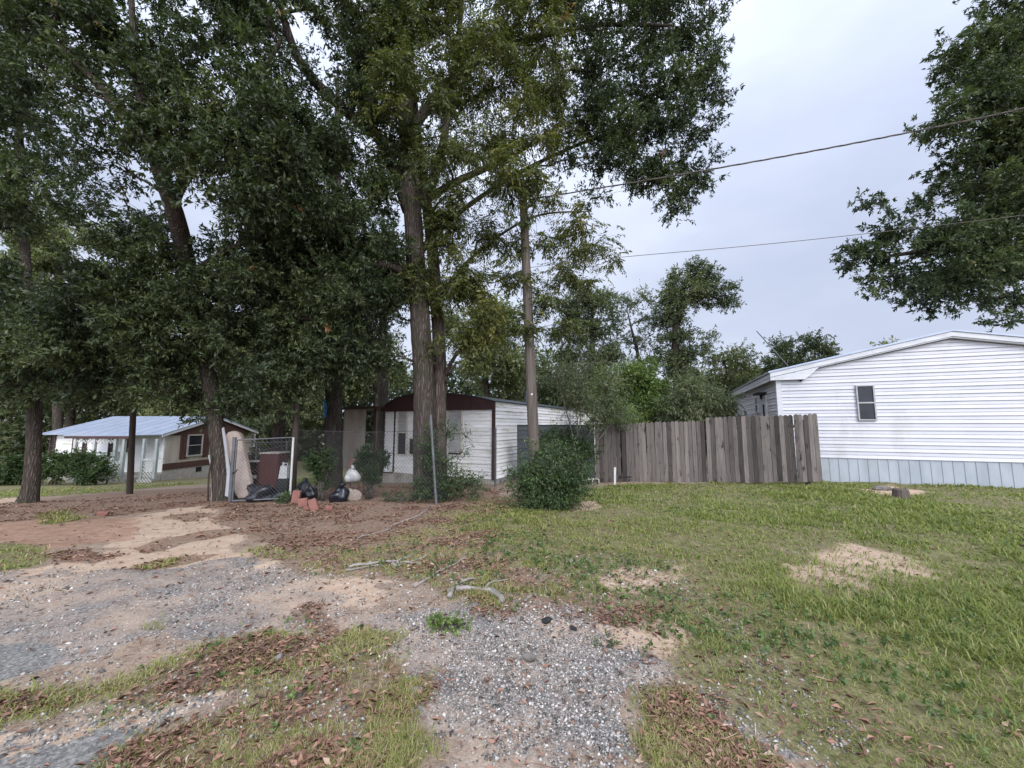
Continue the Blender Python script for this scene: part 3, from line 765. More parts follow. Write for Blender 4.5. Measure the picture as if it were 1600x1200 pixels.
# straight tree at the left edge
b = G(44, 786); De = b.y; q_ = sz(14, De) / 1.6 / .265
tree('flared_root_tree', 'straight dark trunk flaring at its roots, at the far left edge of the photo', 'tree', b,
 [[(40, 797, De, .62 * q_), (42, 787, De, .43 * q_), (46, 774, De, .325 * q_), (50, 750, De, .285 * q_), (52, 720, De, .265 * q_), (53, 640, De, .25 * q_), (48, 560, De, .24 * q_), (44, 480, De, .22 * q_), (40, 420, De, .2 * q_), (36, 340, De, .18 * q_), (30, 200, De, .14 * q_), (25, 0, De, .1 * q_), (22, -150, De, .05 * q_)],
  [(46, 520, De, .07 * q_), (80, 560, De - .4, .05), (70, 600, De - .8, .03)]],
 at(De - .3, [(20,150,60),(52,272,46),(18,335,56,1.1),(80,318,36),(100,232,34,.6),(-30,230,70),(0,80,70),(-50,400,50),(60,200,40,.7)])
 + at(De - 1.2, [(10,520,46),(62,560,50),(20,600,36),(95,612,30,.8),(-40,560,60),(130,560,40,.7),(40,480,36,.7)]) + fill(-60, 110, 90, 620, De - .7, 13, 40, 8) + fill(40, 240, 110, 350, De + .3, 12, 40, 9, .3, 1.0, False),
 (.12, .042), M_OAK, M_BARK, tau=1.25, tmean=.46)

# oak beyond the right edge
b = Vector((22.5, 14.5, float(gz(22.5, 14.5)))); Dr = 14.5
tree('spreading_oak_tree', 'big spreading oak reaching in over the white house at the right edge', 'tree', b,
 [[(1733, 760, Dr, .6), (1733, 640, Dr, .5), (1728, 500, Dr, .46), (1720, 380, Dr, .4), (1705, 250, Dr, .32), (1690, 100, Dr, .22), (1680, -80, Dr, .12)],
  [(1724, 440, Dr, .26), (1640, 380, Dr - .5, .2), (1560, 390, Dr - .8, .15), (1470, 390, Dr - .8, .1), (1390, 400, Dr - .6, .06)],
  [(1722, 400, Dr, .25), (1650, 270, Dr - .4, .18), (1560, 180, Dr - .8, .12), (1510, 120, Dr - 1, .06)],
  [(1726, 480, Dr, .18), (1650, 470, Dr - .3, .12), (1590, 470, Dr - .5, .06)]],
 at(Dr - .8, [(1595,20,50),(1545,66,44),(1505,112,38),(1468,92,18,.8),(1582,130,60,1.1),(1505,182,46),(1565,222,60,1.1),(1605,200,50),(1495,250,40),(1552,302,58,1.1),(1605,300,50),(1450,316,34,.8),(1375,318,24,.8),(1342,312,10,.8),(1402,368,42),(1352,392,36),(1326,412,20),(1392,432,36),(1462,388,56,1.1),(1532,392,58,1.1),(1602,390,60),(1442,444,28),(1502,436,38,.9),(1562,466,30,.8),(1600,482,26,.8),(1545,486,14),(1480,458,20),(1480,290,30,.7),(1470,215,22,.7)])
 + at(Dr + .6, [(1570,80,70),(1600,250,80),(1540,340,70),(1620,400,80),(1690,60,110),(1700,220,120),(1720,380,110),(1800,100,130,.8),(1820,280,130,.8),(1640,-60,100),(1470,420,50),(1760,-60,120,.7),(1800,430,90,.7)]) + fill(1460, 1640, 60, 470, Dr - .9, 22, 42, 11, gap=False) + [(1430, 455, Dr - .8, 26), (1550, 500, Dr - .8, 14), (1590, 500, Dr - .8, 20), (1330, 395, Dr - .8, 22), (1360, 440, Dr - .8, 22)],
 (.16, .06), M_OAK, M_BARK, tau=1.3, tmean=.5)

# trees standing behind the yard on the left
def bg_tree(name, label, bpx, Y, trunk, clumps, lm, leaf=(.24, .09), tau=1.1, group=None, bm=None, tm=.45, **kw):
    g0 = P(bpx, 700, Y); b = Vector((g0.x, Y, float(gz(g0.x, Y))))
    t0 = [[(bpx, 664 + (CAM_H - b.z + .2) * F_PX / Y, Y, trunk[0][0])] + [(a, c, Y, r if i < len(trunk) - 1 else .03) for i, (r, a, c) in enumerate(trunk)]]
    return tree(name, label, 'tree', b, t0, clumps, leaf, lm, bm or M_BARK, tau=tau, k=10, twig=(.3, .7), tmean=tm, sides=7, group=group, **kw)

def auto(px, py, rx, ry, Y, n, r, seed, q=1.0, dy=2.0):
    rr = random.Random(seed); L = []
    for i in range(n):
        a = rr.uniform(0, 6.283); k = math.sqrt(rr.random())
        L.append((px + math.cos(a) * rx * k, py + math.sin(a) * ry * k, Y + rr.uniform(-1, 1) * dy, r * rr.uniform(.7, 1.3), q * rr.uniform(.7, 1.2)))
    return L

bg_tree('shade_tree', 'tall grey-barked trunk with a blue scrap on it, left of the beige panel', 522, 13.5,
 [(.29, 522, 650), (.27, 522, 560), (.24, 524, 450), (.18, 526, 300), (.1, 528, 100)],
 auto(500, 450, 110, 110, 14, 12, 48, 3), M_OAK, (.14, .05), 1.7, tm=.4)
bg_tree('shade_tree', 'dark trunk rising behind the maroon cabinet and the black bags', 436, 13.0,
 [(.2, 435, 650), (.18, 433, 600), (.16, 430, 520), (.1, 425, 400)],
 auto(430, 540, 80, 70, 13, 11, 40, 4), M_OAK, (.14, .05), 1.7, tm=.42)
bg_tree('shade_tree', 'thin dark trunk behind the brown peaked roof of the small trailer', 597, 19.5,
 [(.26, 598, 640), (.25, 598, 560), (.2, 600, 470), (.12, 604, 350)],
 auto(600, 450, 60, 70, 20, 10, 36, 5), M_OAK, (.17, .06), 1.6, tm=.45)

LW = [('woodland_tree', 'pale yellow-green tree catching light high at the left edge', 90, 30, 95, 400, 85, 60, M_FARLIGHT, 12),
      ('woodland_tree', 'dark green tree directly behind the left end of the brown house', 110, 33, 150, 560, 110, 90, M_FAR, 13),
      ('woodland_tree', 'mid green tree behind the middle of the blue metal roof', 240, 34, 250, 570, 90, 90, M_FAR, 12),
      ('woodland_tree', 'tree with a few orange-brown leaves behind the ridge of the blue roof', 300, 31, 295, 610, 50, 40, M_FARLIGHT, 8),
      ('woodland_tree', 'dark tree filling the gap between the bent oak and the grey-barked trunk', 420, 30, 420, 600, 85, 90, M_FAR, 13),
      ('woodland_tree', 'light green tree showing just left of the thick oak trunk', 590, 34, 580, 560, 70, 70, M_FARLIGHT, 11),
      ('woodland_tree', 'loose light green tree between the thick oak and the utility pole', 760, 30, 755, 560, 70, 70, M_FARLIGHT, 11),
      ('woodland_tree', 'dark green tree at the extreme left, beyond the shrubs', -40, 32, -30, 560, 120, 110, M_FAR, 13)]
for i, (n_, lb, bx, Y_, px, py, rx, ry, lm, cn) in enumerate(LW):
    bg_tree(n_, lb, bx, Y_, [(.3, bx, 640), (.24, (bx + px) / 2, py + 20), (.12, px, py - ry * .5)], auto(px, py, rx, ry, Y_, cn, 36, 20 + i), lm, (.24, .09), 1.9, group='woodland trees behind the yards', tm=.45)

bg_tree('vine_clad_tree', 'rounded tree with a vine-dark base, between the utility pole and the hook-shaped tree', 925, 26,
 [(.28, 925, 600), (.22, 925, 540), (.12, 925, 470)],
 at(26, [(898,482,36),(938,472,34),(925,520,40),(900,556,34),(948,552,28),(925,580,34),(915,455,22,.8),(880,520,24),(960,500,18,.8)]), M_FAR, (.17, .065), 2.0, tm=.45)
bg_tree('open_branched_tree', 'sparse open tree with bare limbs showing sky, left of the hook-shaped tree', 1003, 27,
 [(.15, 1002, 600), (.12, 996, 550), (.08, 987, 515), (.04, 980, 485)],
 at(27, [(980,478,22,.6),(1010,468,20,.6),(1000,530,30,.45),(962,530,20,.5),(1020,560,26,.6),(985,565,24,.5),(1015,500,20,.5)]), M_FAR, (.16, .06), 1.5, tm=.55)
bg_tree('hook_shaped_tree', 'tall tree whose top hooks over to the right against the sky', 1062, 25,
 [(.3, 1060, 620), (.27, 1056, 560), (.24, 1058, 500), (.18, 1075, 470), (.12, 1105, 462), (.06, 1132, 472)],
 at(25, [(1058,438,24),(1082,426,24),(1105,440,28),(1128,462,22),(1142,476,13),(1040,462,26),(1075,462,30),(1050,490,26),(1095,470,20,.7),(1035,500,20,.8),(1062,522,24,1.2),(1070,550,24,1.3),(1062,580,28,1.3),(1078,600,22,1.2),(1045,560,20),(1050,610,26),(1030,535,16,.7)]), M_FAR, (.17, .065), 2.1, tm=.48)
bg_tree('pale_thin_tree', 'thin pale-leaved tree between the hook-shaped tree and the leaning mast', 1138, 27,
 [(.11, 1138, 620), (.08, 1136, 590), (.04, 1132, 560)],
 at(27, [(1112,532,18,.7),(1108,560,22,.7),(1150,556,26,.8),(1128,590,30,.9),(1165,580,22,.8),(1170,556,14,.6),(1105,600,24,.9),(1150,610,26,1)]), M_FARLIGHT, (.17, .065), 1.6, tm=.45)
bg_tree('round_oak_tree', 'round dark oak rising behind the low eave of the white house', 1245, 30,
 [(.32, 1245, 620), (.26, 1246, 580), (.14, 1250, 545)],
 at(30, [(1228,545,24),(1262,540,24),(1290,548,16),(1210,572,26),(1245,572,30,1.2),(1280,568,24),(1200,592,22),(1230,600,30),(1298,556,8)]), M_FAR, (.19, .075), 2.1, tm=.38)
bg_tree('autumn_tree', 'small yellow-brown treetop peeking over the white house roof', 1388, 36,
 [(.25, 1388, 620), (.15, 1388, 560)],
 at(36, [(1375,546,12,.9),(1392,540,12,.9),(1408,542,11,.9),(1420,546,7,.8),(1388,556,18)]), M_FARLIGHT, (.25, .10), 1.1, tm=.8)

# shrubs behind and in front of the fence
def shrub(name, label, bpx, bpy, clumps, lm, leaf, tau=1.4, Y=None, cat='shrub', tm=.45, stems=True, **kw):
    if Y is None: b = G(bpx, bpy)
    else:
        g0 = P(bpx, 700, Y); b = Vector((g0.x, Y, float(gz(g0.x, Y))))
    st = []
    if stems:
        by = 664 + (CAM_H - b.z + .05) * F_PX / b.y
        for c in clumps[:5]:
            st.append([(bpx + random.uniform(-6, 6), by, b.y, .03), ((bpx * 2 + c[0]) / 3, by * .5 + c[1] * .5, (b.y + c[2]) / 2, .022), (c[0], c[1], c[2], .01)])
    kw.setdefault('twig', (.15, .35)); kw.setdefault('k', 10)
    return tree(name, label, cat, b, st, clumps, leaf, lm, kw.pop('bmat', M_TWIG), tau=tau, tmean=tm, sides=5, part='foliage', **kw)

shrub('bright_shrub', 'tall bright green shrub behind the wooden gate', 995, 700, at(16.5, [(948,598,26),(975,588,24),(1005,592,26),(1030,615,28),(990,632,38,1.1),(945,636,30),(1040,640,22),(1015,575,14,.8),(960,650,30)]), M_BRIGHT, (.13, .045), 2.6, Y=16.5, twig=(.25, .5), pend=-.35)
shrub('weeping_shrub', 'dark weeping evergreen shrub behind the tall fence panel, next to the white house', 1100, 700, at(15.5, [(1074,614,28),(1104,616,24),(1126,632,18),(1090,640,34,1.2),(1056,634,26),(1130,650,14),(1046,650,22),(1112,655,26),(1083,596,16,.8)]), M_FAR, (.2, .03), 2.8, Y=15.5, tm=.5, twig=(.4, .8), droop=.5, pend=.4)
shrub('wispy_shrub', 'grey-green wispy shrub leaning over the dark sheet-metal panel', 905, 752, at(11.7, [(868,588,30,.6),(908,598,38,.8),(900,628,28,.6),(940,628,30,.9),(968,646,24,.9),(925,655,20,.6),(925,570,26,.7),(955,600,26,.7)]), M_GREY, (.10, .018), 1.05, Y=11.7, tm=.45, twig=(.25, .55), bmat=M_PALETWIG, pend=.15)
shrub('yellow_tip_shrub', 'yellow-green feathery shrub drooping over the gate hinge', 975, 752, at(12.3, [(942,642,20),(965,650,22),(985,656,16),(930,655,18),(1000,660,10)]), M_BRIGHT, (.12, .022), 1.0, Y=12.4, tm=.75, twig=(.2, .45), bmat=M_PALETWIG, pend=.3)
bd = G(850, 798).y
shrub('dark_brush', 'dark tangled brush against the sheet-metal panel, right of the utility pole', 890, 755, at(11.75, [(870,688,20,.8),(896,698,22),(914,704,16),(905,724,18),(880,672,14,.7),(850,690,14,.6)]), M_BUSH, (.09, .024), 1.2, Y=11.75, tm=.5, twig=(.2, .45), pend=.0)
shrub('pole_bush', 'leafy green bush wrapped round the foot of the utility pole', 855, 790, at(bd + .25, [(832,738,26),(868,722,26),(892,740,24),(850,762,34,1.1),(880,770,30,1.1),(822,770,22),(905,722,12,.7),(846,785,30),(885,790,22),(812,745,14,.7),(900,760,18),(862,700,12,.8),(838,712,10,.7),(912,740,12,.7),(808,778,12,.7)]), M_VINE, (.06, .02), 1.6, tm=.45, twig=(.16, .42), pend=-.25, flat=1.0, spread=.95)
vd = G(690, 785).y
shrub('vine_bush', 'tangled vine climbing the chain-link fence at the foot of the thick oak', 690, 780, at(vd + .15, [(676,690,18,.9),(700,672,16,.7),(664,715,18),(690,728,22),(712,745,20),(735,758,18,.8),(676,752,22),(700,768,22),(722,705,10,.5),(660,765,16),(728,680,10,.5),(742,770,12,.7),(672,668,10,.6)]), M_VINE, (.055, .02), 1.15, tm=.4, twig=(.12, .3), pend=.1, cat='vine')
shrub('round_bush', 'dark trimmed round bush in front of the beige panel and white siding', 578, 770, at(9.9, [(566,712,16),(590,710,16),(578,730,22,1.2),(562,725,13),(598,722,12),(576,750,15,1.2),(588,745,12),(577,702,12)]), M_BUSH, (.05, .022), 2.0, Y=9.9, tm=.3, twig=(.06, .14), pend=-.2)
shrub('loose_bush', 'loose dark bush between the wooden post and the white bag', 503, 772, at(9.7, [(490,712,13),(512,712,13),(500,730,18,1.1),(488,728,12),(516,728,12),(502,750,14)]), M_BUSH, (.055, .022), 1.5, Y=9.7, tm=.45, twig=(.08, .18), pend=-.2)
for i, (bx, lb, cl) in enumerate((
    (20, 'leftmost low green shrub, left of the straight dark trunk', [(4,736,22),(30,730,22),(18,746,22),(45,742,16)]),
    (82, 'middle green shrub, partly behind the straight dark trunk', [(74,728,18),(94,722,18),(82,740,20)]),
    (130, 'tallest green shrub, right against the porch of the brown house', [(116,726,19),(138,718,19),(154,730,15),(128,740,21),(148,744,17)]))):
    shrub('yard_shrub', lb, bx, 755, at(17.5, cl), M_BUSH, (.11, .04), 2.6, Y=17.5, tm=.66, twig=(.15, .3), pend=-.3, group='shrubs before the brown house')
shrub('weed_clump', 'green weed clump at the white gate post beside the red blocks', 445, 788, at(G(445, 786).y, [(440,778,8),(449,782,7),(446,774,6)]), M_VINE, (.05, .022), 1.5, tm=.6, twig=(.06, .14), cat='weed', stems=False)
shrub('weed_clump', 'low green weeds at the foot of the thick oak, left side', 625, 785, at(G(625, 783).y, [(612,778,10,.8),(632,776,10,.8),(648,780,10,.8),(600,782,8,.7)]), M_VINE, (.05, .018), 1.2, tm=.5, twig=(.08, .18), cat='weed', stems=False)
shrub('weed_clump', 'clover-like weed patch on the gravel driveway', 690, 985, at(G(690, 980).y, [(680,972,16),(700,976,18),(720,978,14),(692,986,12)]), M_BRIGHT, (.024, .016), 1.1, tm=.5, twig=(.03, .07), cat='weed', stems=False, flat=.15, pend=0)
shrub('weed_clump', 'small clover patch at the edge of the sandy hollow', 950, 1015, at(G(950, 1012).y, [(940,1010,11,.8),(955,1004,10,.8),(962,1016,9,.7)]), M_VINE, (.022, .014), 1.0, tm=.6, twig=(.03, .07), cat='weed', stems=False, flat=.15, pend=0)
shrub('weed_clump', 'tiny weed sprouting from the dry leaves at lower left', 470, 1090, at(G(470, 1088).y, [(466,1084,9),(476,1087,8)]), M_BRIGHT, (.026, .016), 1.0, tm=.5, twig=(.03, .07), cat='weed', stems=False, flat=.3, pend=0)
shrub('spiky_plant', 'pale strap-leaved plant at the porch corner', 172, 748, at(18, [(168,744,6),(176,746,5)]), M_GREY, (.35, .05), 1.4, Y=18, tm=.95, twig=(.1, .2), cat='plant', stems=False, pend=-.9)

# far wood, one mass of foliage
def far_wood():
    mb_p, mb_d, mb_t = [], [], []
    for (x0, x1, top, Y_) in ((-500, 640, 560, 42), (640, 900, 560, 40), (850, 1180, 600, 32)):
        n = int((x1 - x0) * 30)
        px = rng.uniform(x0, x1, n)
        hi = top + (fbm(px / 45., px * 0, 3, 4) - .5) * 130
        py = hi + rng.random(n) ** .8 * (760 - hi)
        Yd = Y_ + rng.uniform(-3, 3, n)
        dx, dy = (px - 800) / F_PX, (600 - py) / F_PX
        t = Yd / (CP - dy * SP)
        mb_p.append(np.stack([dx * t, Yd, CAM_H + (SP + dy * CP) * t], 1))
    p = np.concatenate(mb_p); n = len(p)
    d = norm(rng.normal(0, 1, (n, 3)) + np.array([0, 0, -.2]))
    V, t = leaves_arrays(p, d, rng.uniform(.4, .9, n), 4, .5, .22, np.clip(rng.normal(.4, .2, n) + (fbm(p[:, 0] * .3, p[:, 2] * .3, 8, 3) - .5) * .8, 0, 1))
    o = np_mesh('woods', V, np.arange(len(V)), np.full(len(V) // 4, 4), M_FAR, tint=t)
    tag(o, 'dense mixed green woodland closing the view behind the houses', 'woods', kind='stuff')
far_wood()

# ------------------------------------------------------------------ building helpers
def wallfn(p0, p1, nrm):
    p0, p1, nrm = Vector(p0), Vector(p1), Vector(nrm)
    e = (p1 - p0).normalized()
    def W(s, z, d=0.0):
        q = p0 + e * s + nrm * d
        return Vector((q.x, q.y, z))
    W.L = (p1 - p0).length
    return W

def siding(mb, W, z0, h0, hp, h1, sp, course, lap=.016):
    L = W.L; z = z0; top = max(h0, hp, h1)
    def rng_(q):
        s0 = 0 if q <= h0 or hp <= h0 else (q - h0) / (hp - h0) * sp
        s1 = L if q <= h1 or hp <= h1 else L - (q - h1) / (hp - h1) * (L - sp)
        return s0, s1
    kk = 0; lap0 = lap
    while z < top - 1e-3:
        kk += 1; lap = lap0 * (1.25 if kk % 2 else .7)
        zb = min(z + course, top - 1e-4)
        a0, a1 = rng_(z); b0, b1 = rng_(zb)
        if a1 - a0 < .02: break
        if b1 < b0: b0 = b1 = (b0 + b1) / 2
        mb.add([W(a0, z, lap), W(a1, z, lap), W(b1, zb, .002), W(b0, zb, .002)], [(0, 1, 2, 3)])
        mb.add([W(a0, z, -.004), W(a1, z, -.004), W(a1, z, lap), W(a0, z, lap)], [(0, 1, 2, 3)])
        z += course
    # solid core behind the laps
    ring = [(0, z0), (L, z0), (L, h1), (sp, hp), (0, h0)]
    mb.prism([W(s, q, -.006) for s, q in ring], [W(s, q, -.10) for s, q in ring])

def window(parent, W, s0, s1, z0, z1, fm=None, pm=None, fw=.045, rail=True, name='window', d=.065, blind=0):
    f = MB(); fm = fm or M_CREAM; pm = pm or M_GLASS
    f.obox(W, s0, s1, z1 - fw, z1, 0, d + .012); f.obox(W, s0, s1, z0, z0 + fw, 0, d + .02)
    f.obox(W, s0, s0 + fw, z0 + fw, z1 - fw, 0, d + .012); f.obox(W, s1 - fw, s1, z0 + fw, z1 - fw, 0, d + .012)
    if rail: f.obox(W, s0 + fw, s1 - fw, (z0 + z1) / 2 - .02, (z0 + z1) / 2 + .02, 0, d + .006)
    o = f.build(name, fm, parent)
    p = MB(); p.obox(W, s0 + fw, s1 - fw, z0 + fw, z1 - fw, .0, d - .02); p.build('pane', pm, o)
    if blind:
        p = MB(); p.obox(W, s0 + fw + .005, s1 - fw - .005, z0 + fw + blind * (z1 - z0 - 2 * fw), z1 - fw - .004, d - .02, d - .008); p.build('blind', M_BLIND, o)
    return o

def ribbed(mb, W, s0, s1, z0, z1, pitch=.2, d=.02, rw=.03):
    mb.obox(W, s0, s1, z0, z1, -.03, 0)
    s = s0
    while s < s1 - rw:
        mb.obox(W, s, s + rw, z0 + .001, z1 - .001, .0, d); s += pitch

# ------------------------------------------------------------------ white house on the right
YC = 12.5; A = R(22)
C = P(1223, 713, YC); zb = float(gz(C.x, YC)) - .05
h_sk = C.z - zb; h_ev = P(1223, 590, YC).z - zb
Wd, Ln = 8.5, 9.0
u = Vector((math.cos(A), -math.sin(A), 0))
rq = Vector((C.x, YC, 0)) + u * (Wd / 2)
h_rd = P(1500, 530, rq.y).z - zb
house = thing('white_house', 'long white vinyl-sided mobile home with metal skirting, filling the right side', 'house', (C.x, YC, zb), -A)
Wg = wallfn((0, 0, 0), (Wd, 0, 0), (0, -1, 0)); Ws = wallfn((0, Ln, 0), (0, 0, 0), (-1, 0, 0))
m = MB(); siding(m, Wg, h_sk, h_ev, h_rd, h_ev, Wd / 2, .105, .028); siding(m, Ws, h_sk, h_ev, h_ev, h_ev, Ln / 2, .105, .028)
m.box(.1, Wd, .12, Ln - .01, h_sk, h_ev - .01)
m.build('wall', M_SIDING, house)
m = MB(); m.obox(Wg, -.05, .09, h_sk - .02, h_ev, .0, .045); m.obox(Ws, Ln - .09, Ln - .002, h_sk - .02, h_ev, .0, .049); m.build('corner_trim', M_FASCIA, house)
m = MB(); m.obox(Ws, 0, .08, h_sk, h_ev, 0, .045); m.build('corner_trim', M_FASCIA, house)
pass
m = MB(); ribbed(m, Wg, .02, Wd, -.35, h_sk - .005, .235, .012, .022); ribbed(m, Ws, 0, Ln - .02, -.35, h_sk - .005, .235, .012, .022)
sk_ = m.build('skirting', M_SKIRT, house)
m = MB()
for s in np.arange(.235, Wd, .47): m.obox(Wg, s + .024, s + .046, -.3, h_sk - .007, .0005, .006)
m.build('seam', M_SEAM, sk_)
slope = (h_rd - h_ev) / (Wd / 2)
OV, GO = .22, .18
def roof_slab(mb, y0, y1, t0, t1, x_out=OV):
    for sg in (0, 1):
        xs = [-x_out, Wd / 2] if sg == 0 else [Wd + x_out, Wd / 2]
        zs = [h_ev - slope * x_out, h_rd]
        ra = [Vector((xs[0], y0, zs[0] + t0)), Vector((xs[1], y0, zs[1] + t0)), Vector((xs[1], y0, zs[1] + t1)), Vector((xs[0], y0, zs[0] + t1))]
        mb.prism(ra, [p + Vector((0, y1 - y0, 0)) for p in ra])
m = MB(); roof_slab(m, -GO - .03, Ln + .2, .20, .245, OV + .05)
for yy in np.arange(0, Ln, .6): roof_slab(m, yy, yy + .04, .246, .27)
m.build('roof', M_METALROOF, house)
m = MB(); roof_slab(m, -GO, -GO + .03, .055, .195); roof_slab(m, -GO + .03, Ln, .02, .05)
m.box(-OV, -OV + .03, -GO + .035, Ln, h_ev - slope * OV - .06, h_ev - slope * OV + .19)
ra = [Vector((-OV, -GO + .002, h_ev - slope * OV + .03)), Vector((-OV, -GO + .002, h_ev - .10)), Vector((.72, -GO + .002, h_ev - .10)), Vector((1.1, -GO + .002, h_ev + slope * 1.1 + .03))]
m.prism(ra, [p + Vector((0, GO - .004, 0)) for p in ra])
m.build('fascia', M_FASCIA, house)
def s_on(px, Wf, Yh=12.0):      # wall coordinate s where the column px meets the gable wall
    t = (px - 800) / F_PX * (CP + .0)
    k = (px - 800) / (F_PX * 1.0) * CP
    k = (px - 800) / 604.4
    return (k * YC - C.x) / (math.cos(A) + k * math.sin(A))
s0, s1 = s_on(1341, Wg), s_on(1370, Wg)
yw = YC - (s0 + s1) / 2 * math.sin(A)
window(house, Wg, s0, s1, P(1350, 657, yw).z - zb, P(1350, 602, yw).z - zb, M_BLIND, fw=.035)
def t_on(px):                   # along the side wall
    k = (px - 800) / 604.4
    return (k * YC - C.x) / (math.sin(A) - k * math.cos(A))
for (a, b_, y0, y1) in ((1184, 1189, 645, 620), (1167.5, 1172, 624, 616)):
    ta, tb = sorted((t_on(a), t_on(b_))); yy = YC + (ta + tb) / 2 * math.cos(A)
    ta, tb = max(ta, .3), min(tb, Ln - .3)
    window(house, Ws, Ln - tb, Ln - ta, P(a, y0, yy).z - zb, P(a, y1, yy).z - zb, M_FASCIA, rail=(y0 > 630))
ta, tb = sorted((t_on(1194), t_on(1202))); yy = YC + (ta + tb) / 2 * math.cos(A)
m = MB(); m.obox(Ws, Ln - tb, Ln - ta, h_sk, P(1198, 618, yy).z - zb, .01, .06); dr = m.build('door', M_FASCIA, house)
m = MB(); m.obox(Ws, Ln - tb + .3, Ln - tb + .55, h_sk + 1.0, h_sk + 1.75, .062, .07); m.build('pane', M_GLASS, dr)
zl = P(1198, 618, yy).z - zb
m = MB(); m.obox(Ws, Ln - tb - .05, Ln - ta + .05, zl + .03, zl + .10, .03, .30); m.obox(Ws, Ln - tb + .2, Ln - tb + .3, zl - .12, zl + .03, .03, .12); m.build('door_awning', M_BLACK, house)

# leaning mast on the eave
pb, pt = P(1251, 594, 12.2), P(1182, 517, 12.35)
m = MB(); m.tube([pb, pb.lerp(pt, .5), pt], [.024, .02, .014], 7); mast = thing('antenna_mast', 'thin metal mast leaning out from the eave of the white house', 'mast', pb)
m.build('mast_tube', M_GALV, mast, pb, True)
m = MB(); m.tube([pb - (pt - pb) * .02, pb.lerp(pt, .16)], .034, 7); m.tube([pb + Vector((-.06, .02, .06)), pb + Vector((.12, .10, .02))], .02, 6); m.build('mast_bracket', M_BLACK, mast, pb)

# ------------------------------------------------------------------ small white trailer in the middle
YT = 12.3; At = R(26)
C = P(772, 758, YT); zb = C.z - .05
hT = P(772, 626, YT).z - zb
trailer = thing('trailer_home', 'small old white trailer with a dark brown bowed fascia, behind the thick oak', 'trailer', (C.x, YT, zb), -At)
Wt, Lt = 4.62, 15.0
Wg = wallfn((-Wt, 0, 0), (0, 0, 0), (0, -1, 0)); Ws = wallfn((0, 0, 0), (0, Lt, 0), (1, 0, 0))
h_fb = P(760, 639, YT).z - zb            # underside of the brown fascia
h_pk = P(665, 615, YT + 1).z - zb
h_lo = P(590, 737, YT + 2).z - zb
m = MB(); siding(m, Wg, h_lo, h_fb, h_fb, h_fb, Wt / 2, .115, .028); siding(m, Ws, h_lo, hT, hT, hT, Lt / 2, .12, .03)
m.box(-Wt + .01, -.11, .11, Lt, h_lo, hT - .01)
m.build('wall', M_SIDING_OLD, trailer)
m = MB(); ribbed(m, Wg, -.0, Wt - .02, -.3, h_lo - .004, .11, .012, .03); m.build('skirting', M_BEIGESKIRT, trailer)
m = MB(); m.obox(Ws, .02, Lt, -.6, h_lo - .004, -.03, .0); m.build('skirting', M_SHEETWHITE, trailer)
def bow(s):
    t = (s - Wt * .45) / (Wt * (.45 if s < Wt * .45 else .55))
    lo_ = h_fb + .14 if t < 0 else hT - .02
    return lo_ + (h_pk - lo_) * (1 - abs(t) ** (3.2 if t < 0 else 2.0))
arc = [(-.12, h_fb + .12)] + [(s, bow(s)) for s in np.linspace(0, Wt, 25)] + [(Wt + .06, hT - .04)]
ring = [(s, z) for s, z in arc] + [(Wt + .06, h_fb - .02), (-.12, h_fb - .02)]
m = MB(); m.prism([Wg(s, z, .10) for s, z in ring], [Wg(s, z, .03) for s, z in ring])
for s in np.arange(0, Wt, .16): m.obox(Wg, s, s + .02, h_fb - .015, h_fb + .2, .101, .108)
m.build('fascia', M_BROWNMETAL, trailer)
rf = [(s, z) for s, z in arc]
m = MB(); top = [Wg(s, z + .035, .14) for s, z in rf] + [Wg(s, z + .004, .14) for s, z in rf[::-1]]
m.prism(top, [p + Vector((0, Lt + .2, 0)) for p in top]); m.build('roof', M_DARKSHEET, trailer)
m = MB(); m.tube([(-.75, 4.2, h_pk - .3), (-.75, 4.2, h_pk + .28)], .08, 10); m.tube([(-.75, 4.2, h_pk + .28), (-.75, 4.2, h_pk + .34)], .12, 10); m.build('vent_pipe', M_GALV, trailer)
def sT(px):
    k = (px - 800) / 604.4
    return Wt + (k * YT - C.x) / (math.cos(At) + k * math.sin(At))
for aa in ((sT(617.5) - .025, sT(617.5) + .025, h_lo, h_fb, .0, .045), (Wt - .07, Wt + .04, h_lo - .02, h_fb - .03, .0, .05), (-.05, .03, h_lo, h_fb - .03, 0, .05), (.04, sT(617) - .03, h_lo - .03, h_lo + .005, .0, .04)):
    m = MB(); m.obox(Wg, *aa); m.build('corner_trim', M_BROWNMETAL, trailer)
def zT(px, py):
    s = sT(px) - Wt
    return P(px, py, YT - s * math.sin(At)).z - zb
window(trailer, Wg, sT(623), sT(638), zT(630, 711), zT(630, 641), M_CREAM, fw=.04, blind=.5)
window(trailer, Wg, sT(641), sT(655), zT(648, 711), zT(648, 684), M_CREAM, fw=.04, rail=False)
window(trailer, Wg, sT(701), sT(724), zT(712, 712), zT(712, 640), M_CREAM, fw=.04, blind=.04)
# lean-to on its left with a ribbed beige panel
m = MB()
z1 = zT(560, 641)
for (a, b_, c, d, e, f) in ((-Wt - 2.1, -Wt + .1, -.6, 5.0, z1 + .02, z1 + .10),): m.box(a, b_, c, d, e, f)
aw = m.build('awning', M_BROWNMETAL, trailer)
for (x, y) in ((-Wt - 2.0, 4.8), (-Wt - .12, -.45)):
    m = MB(); m.box(x, x + .07, y, y + .07, -.3, z1 + .018); m.build('post', M_BROWNMETAL, aw)
Wp = wallfn((-Wt - 1.72, -.35, 0), (-Wt - .62, -.35, 0), (0, -1, 0))
m = MB(); ribbed(m, Wp, 0, Wp.L, .28, z1 + .015, .085, .012, .03); m.build('screen_panel', M_BEIGE, trailer)

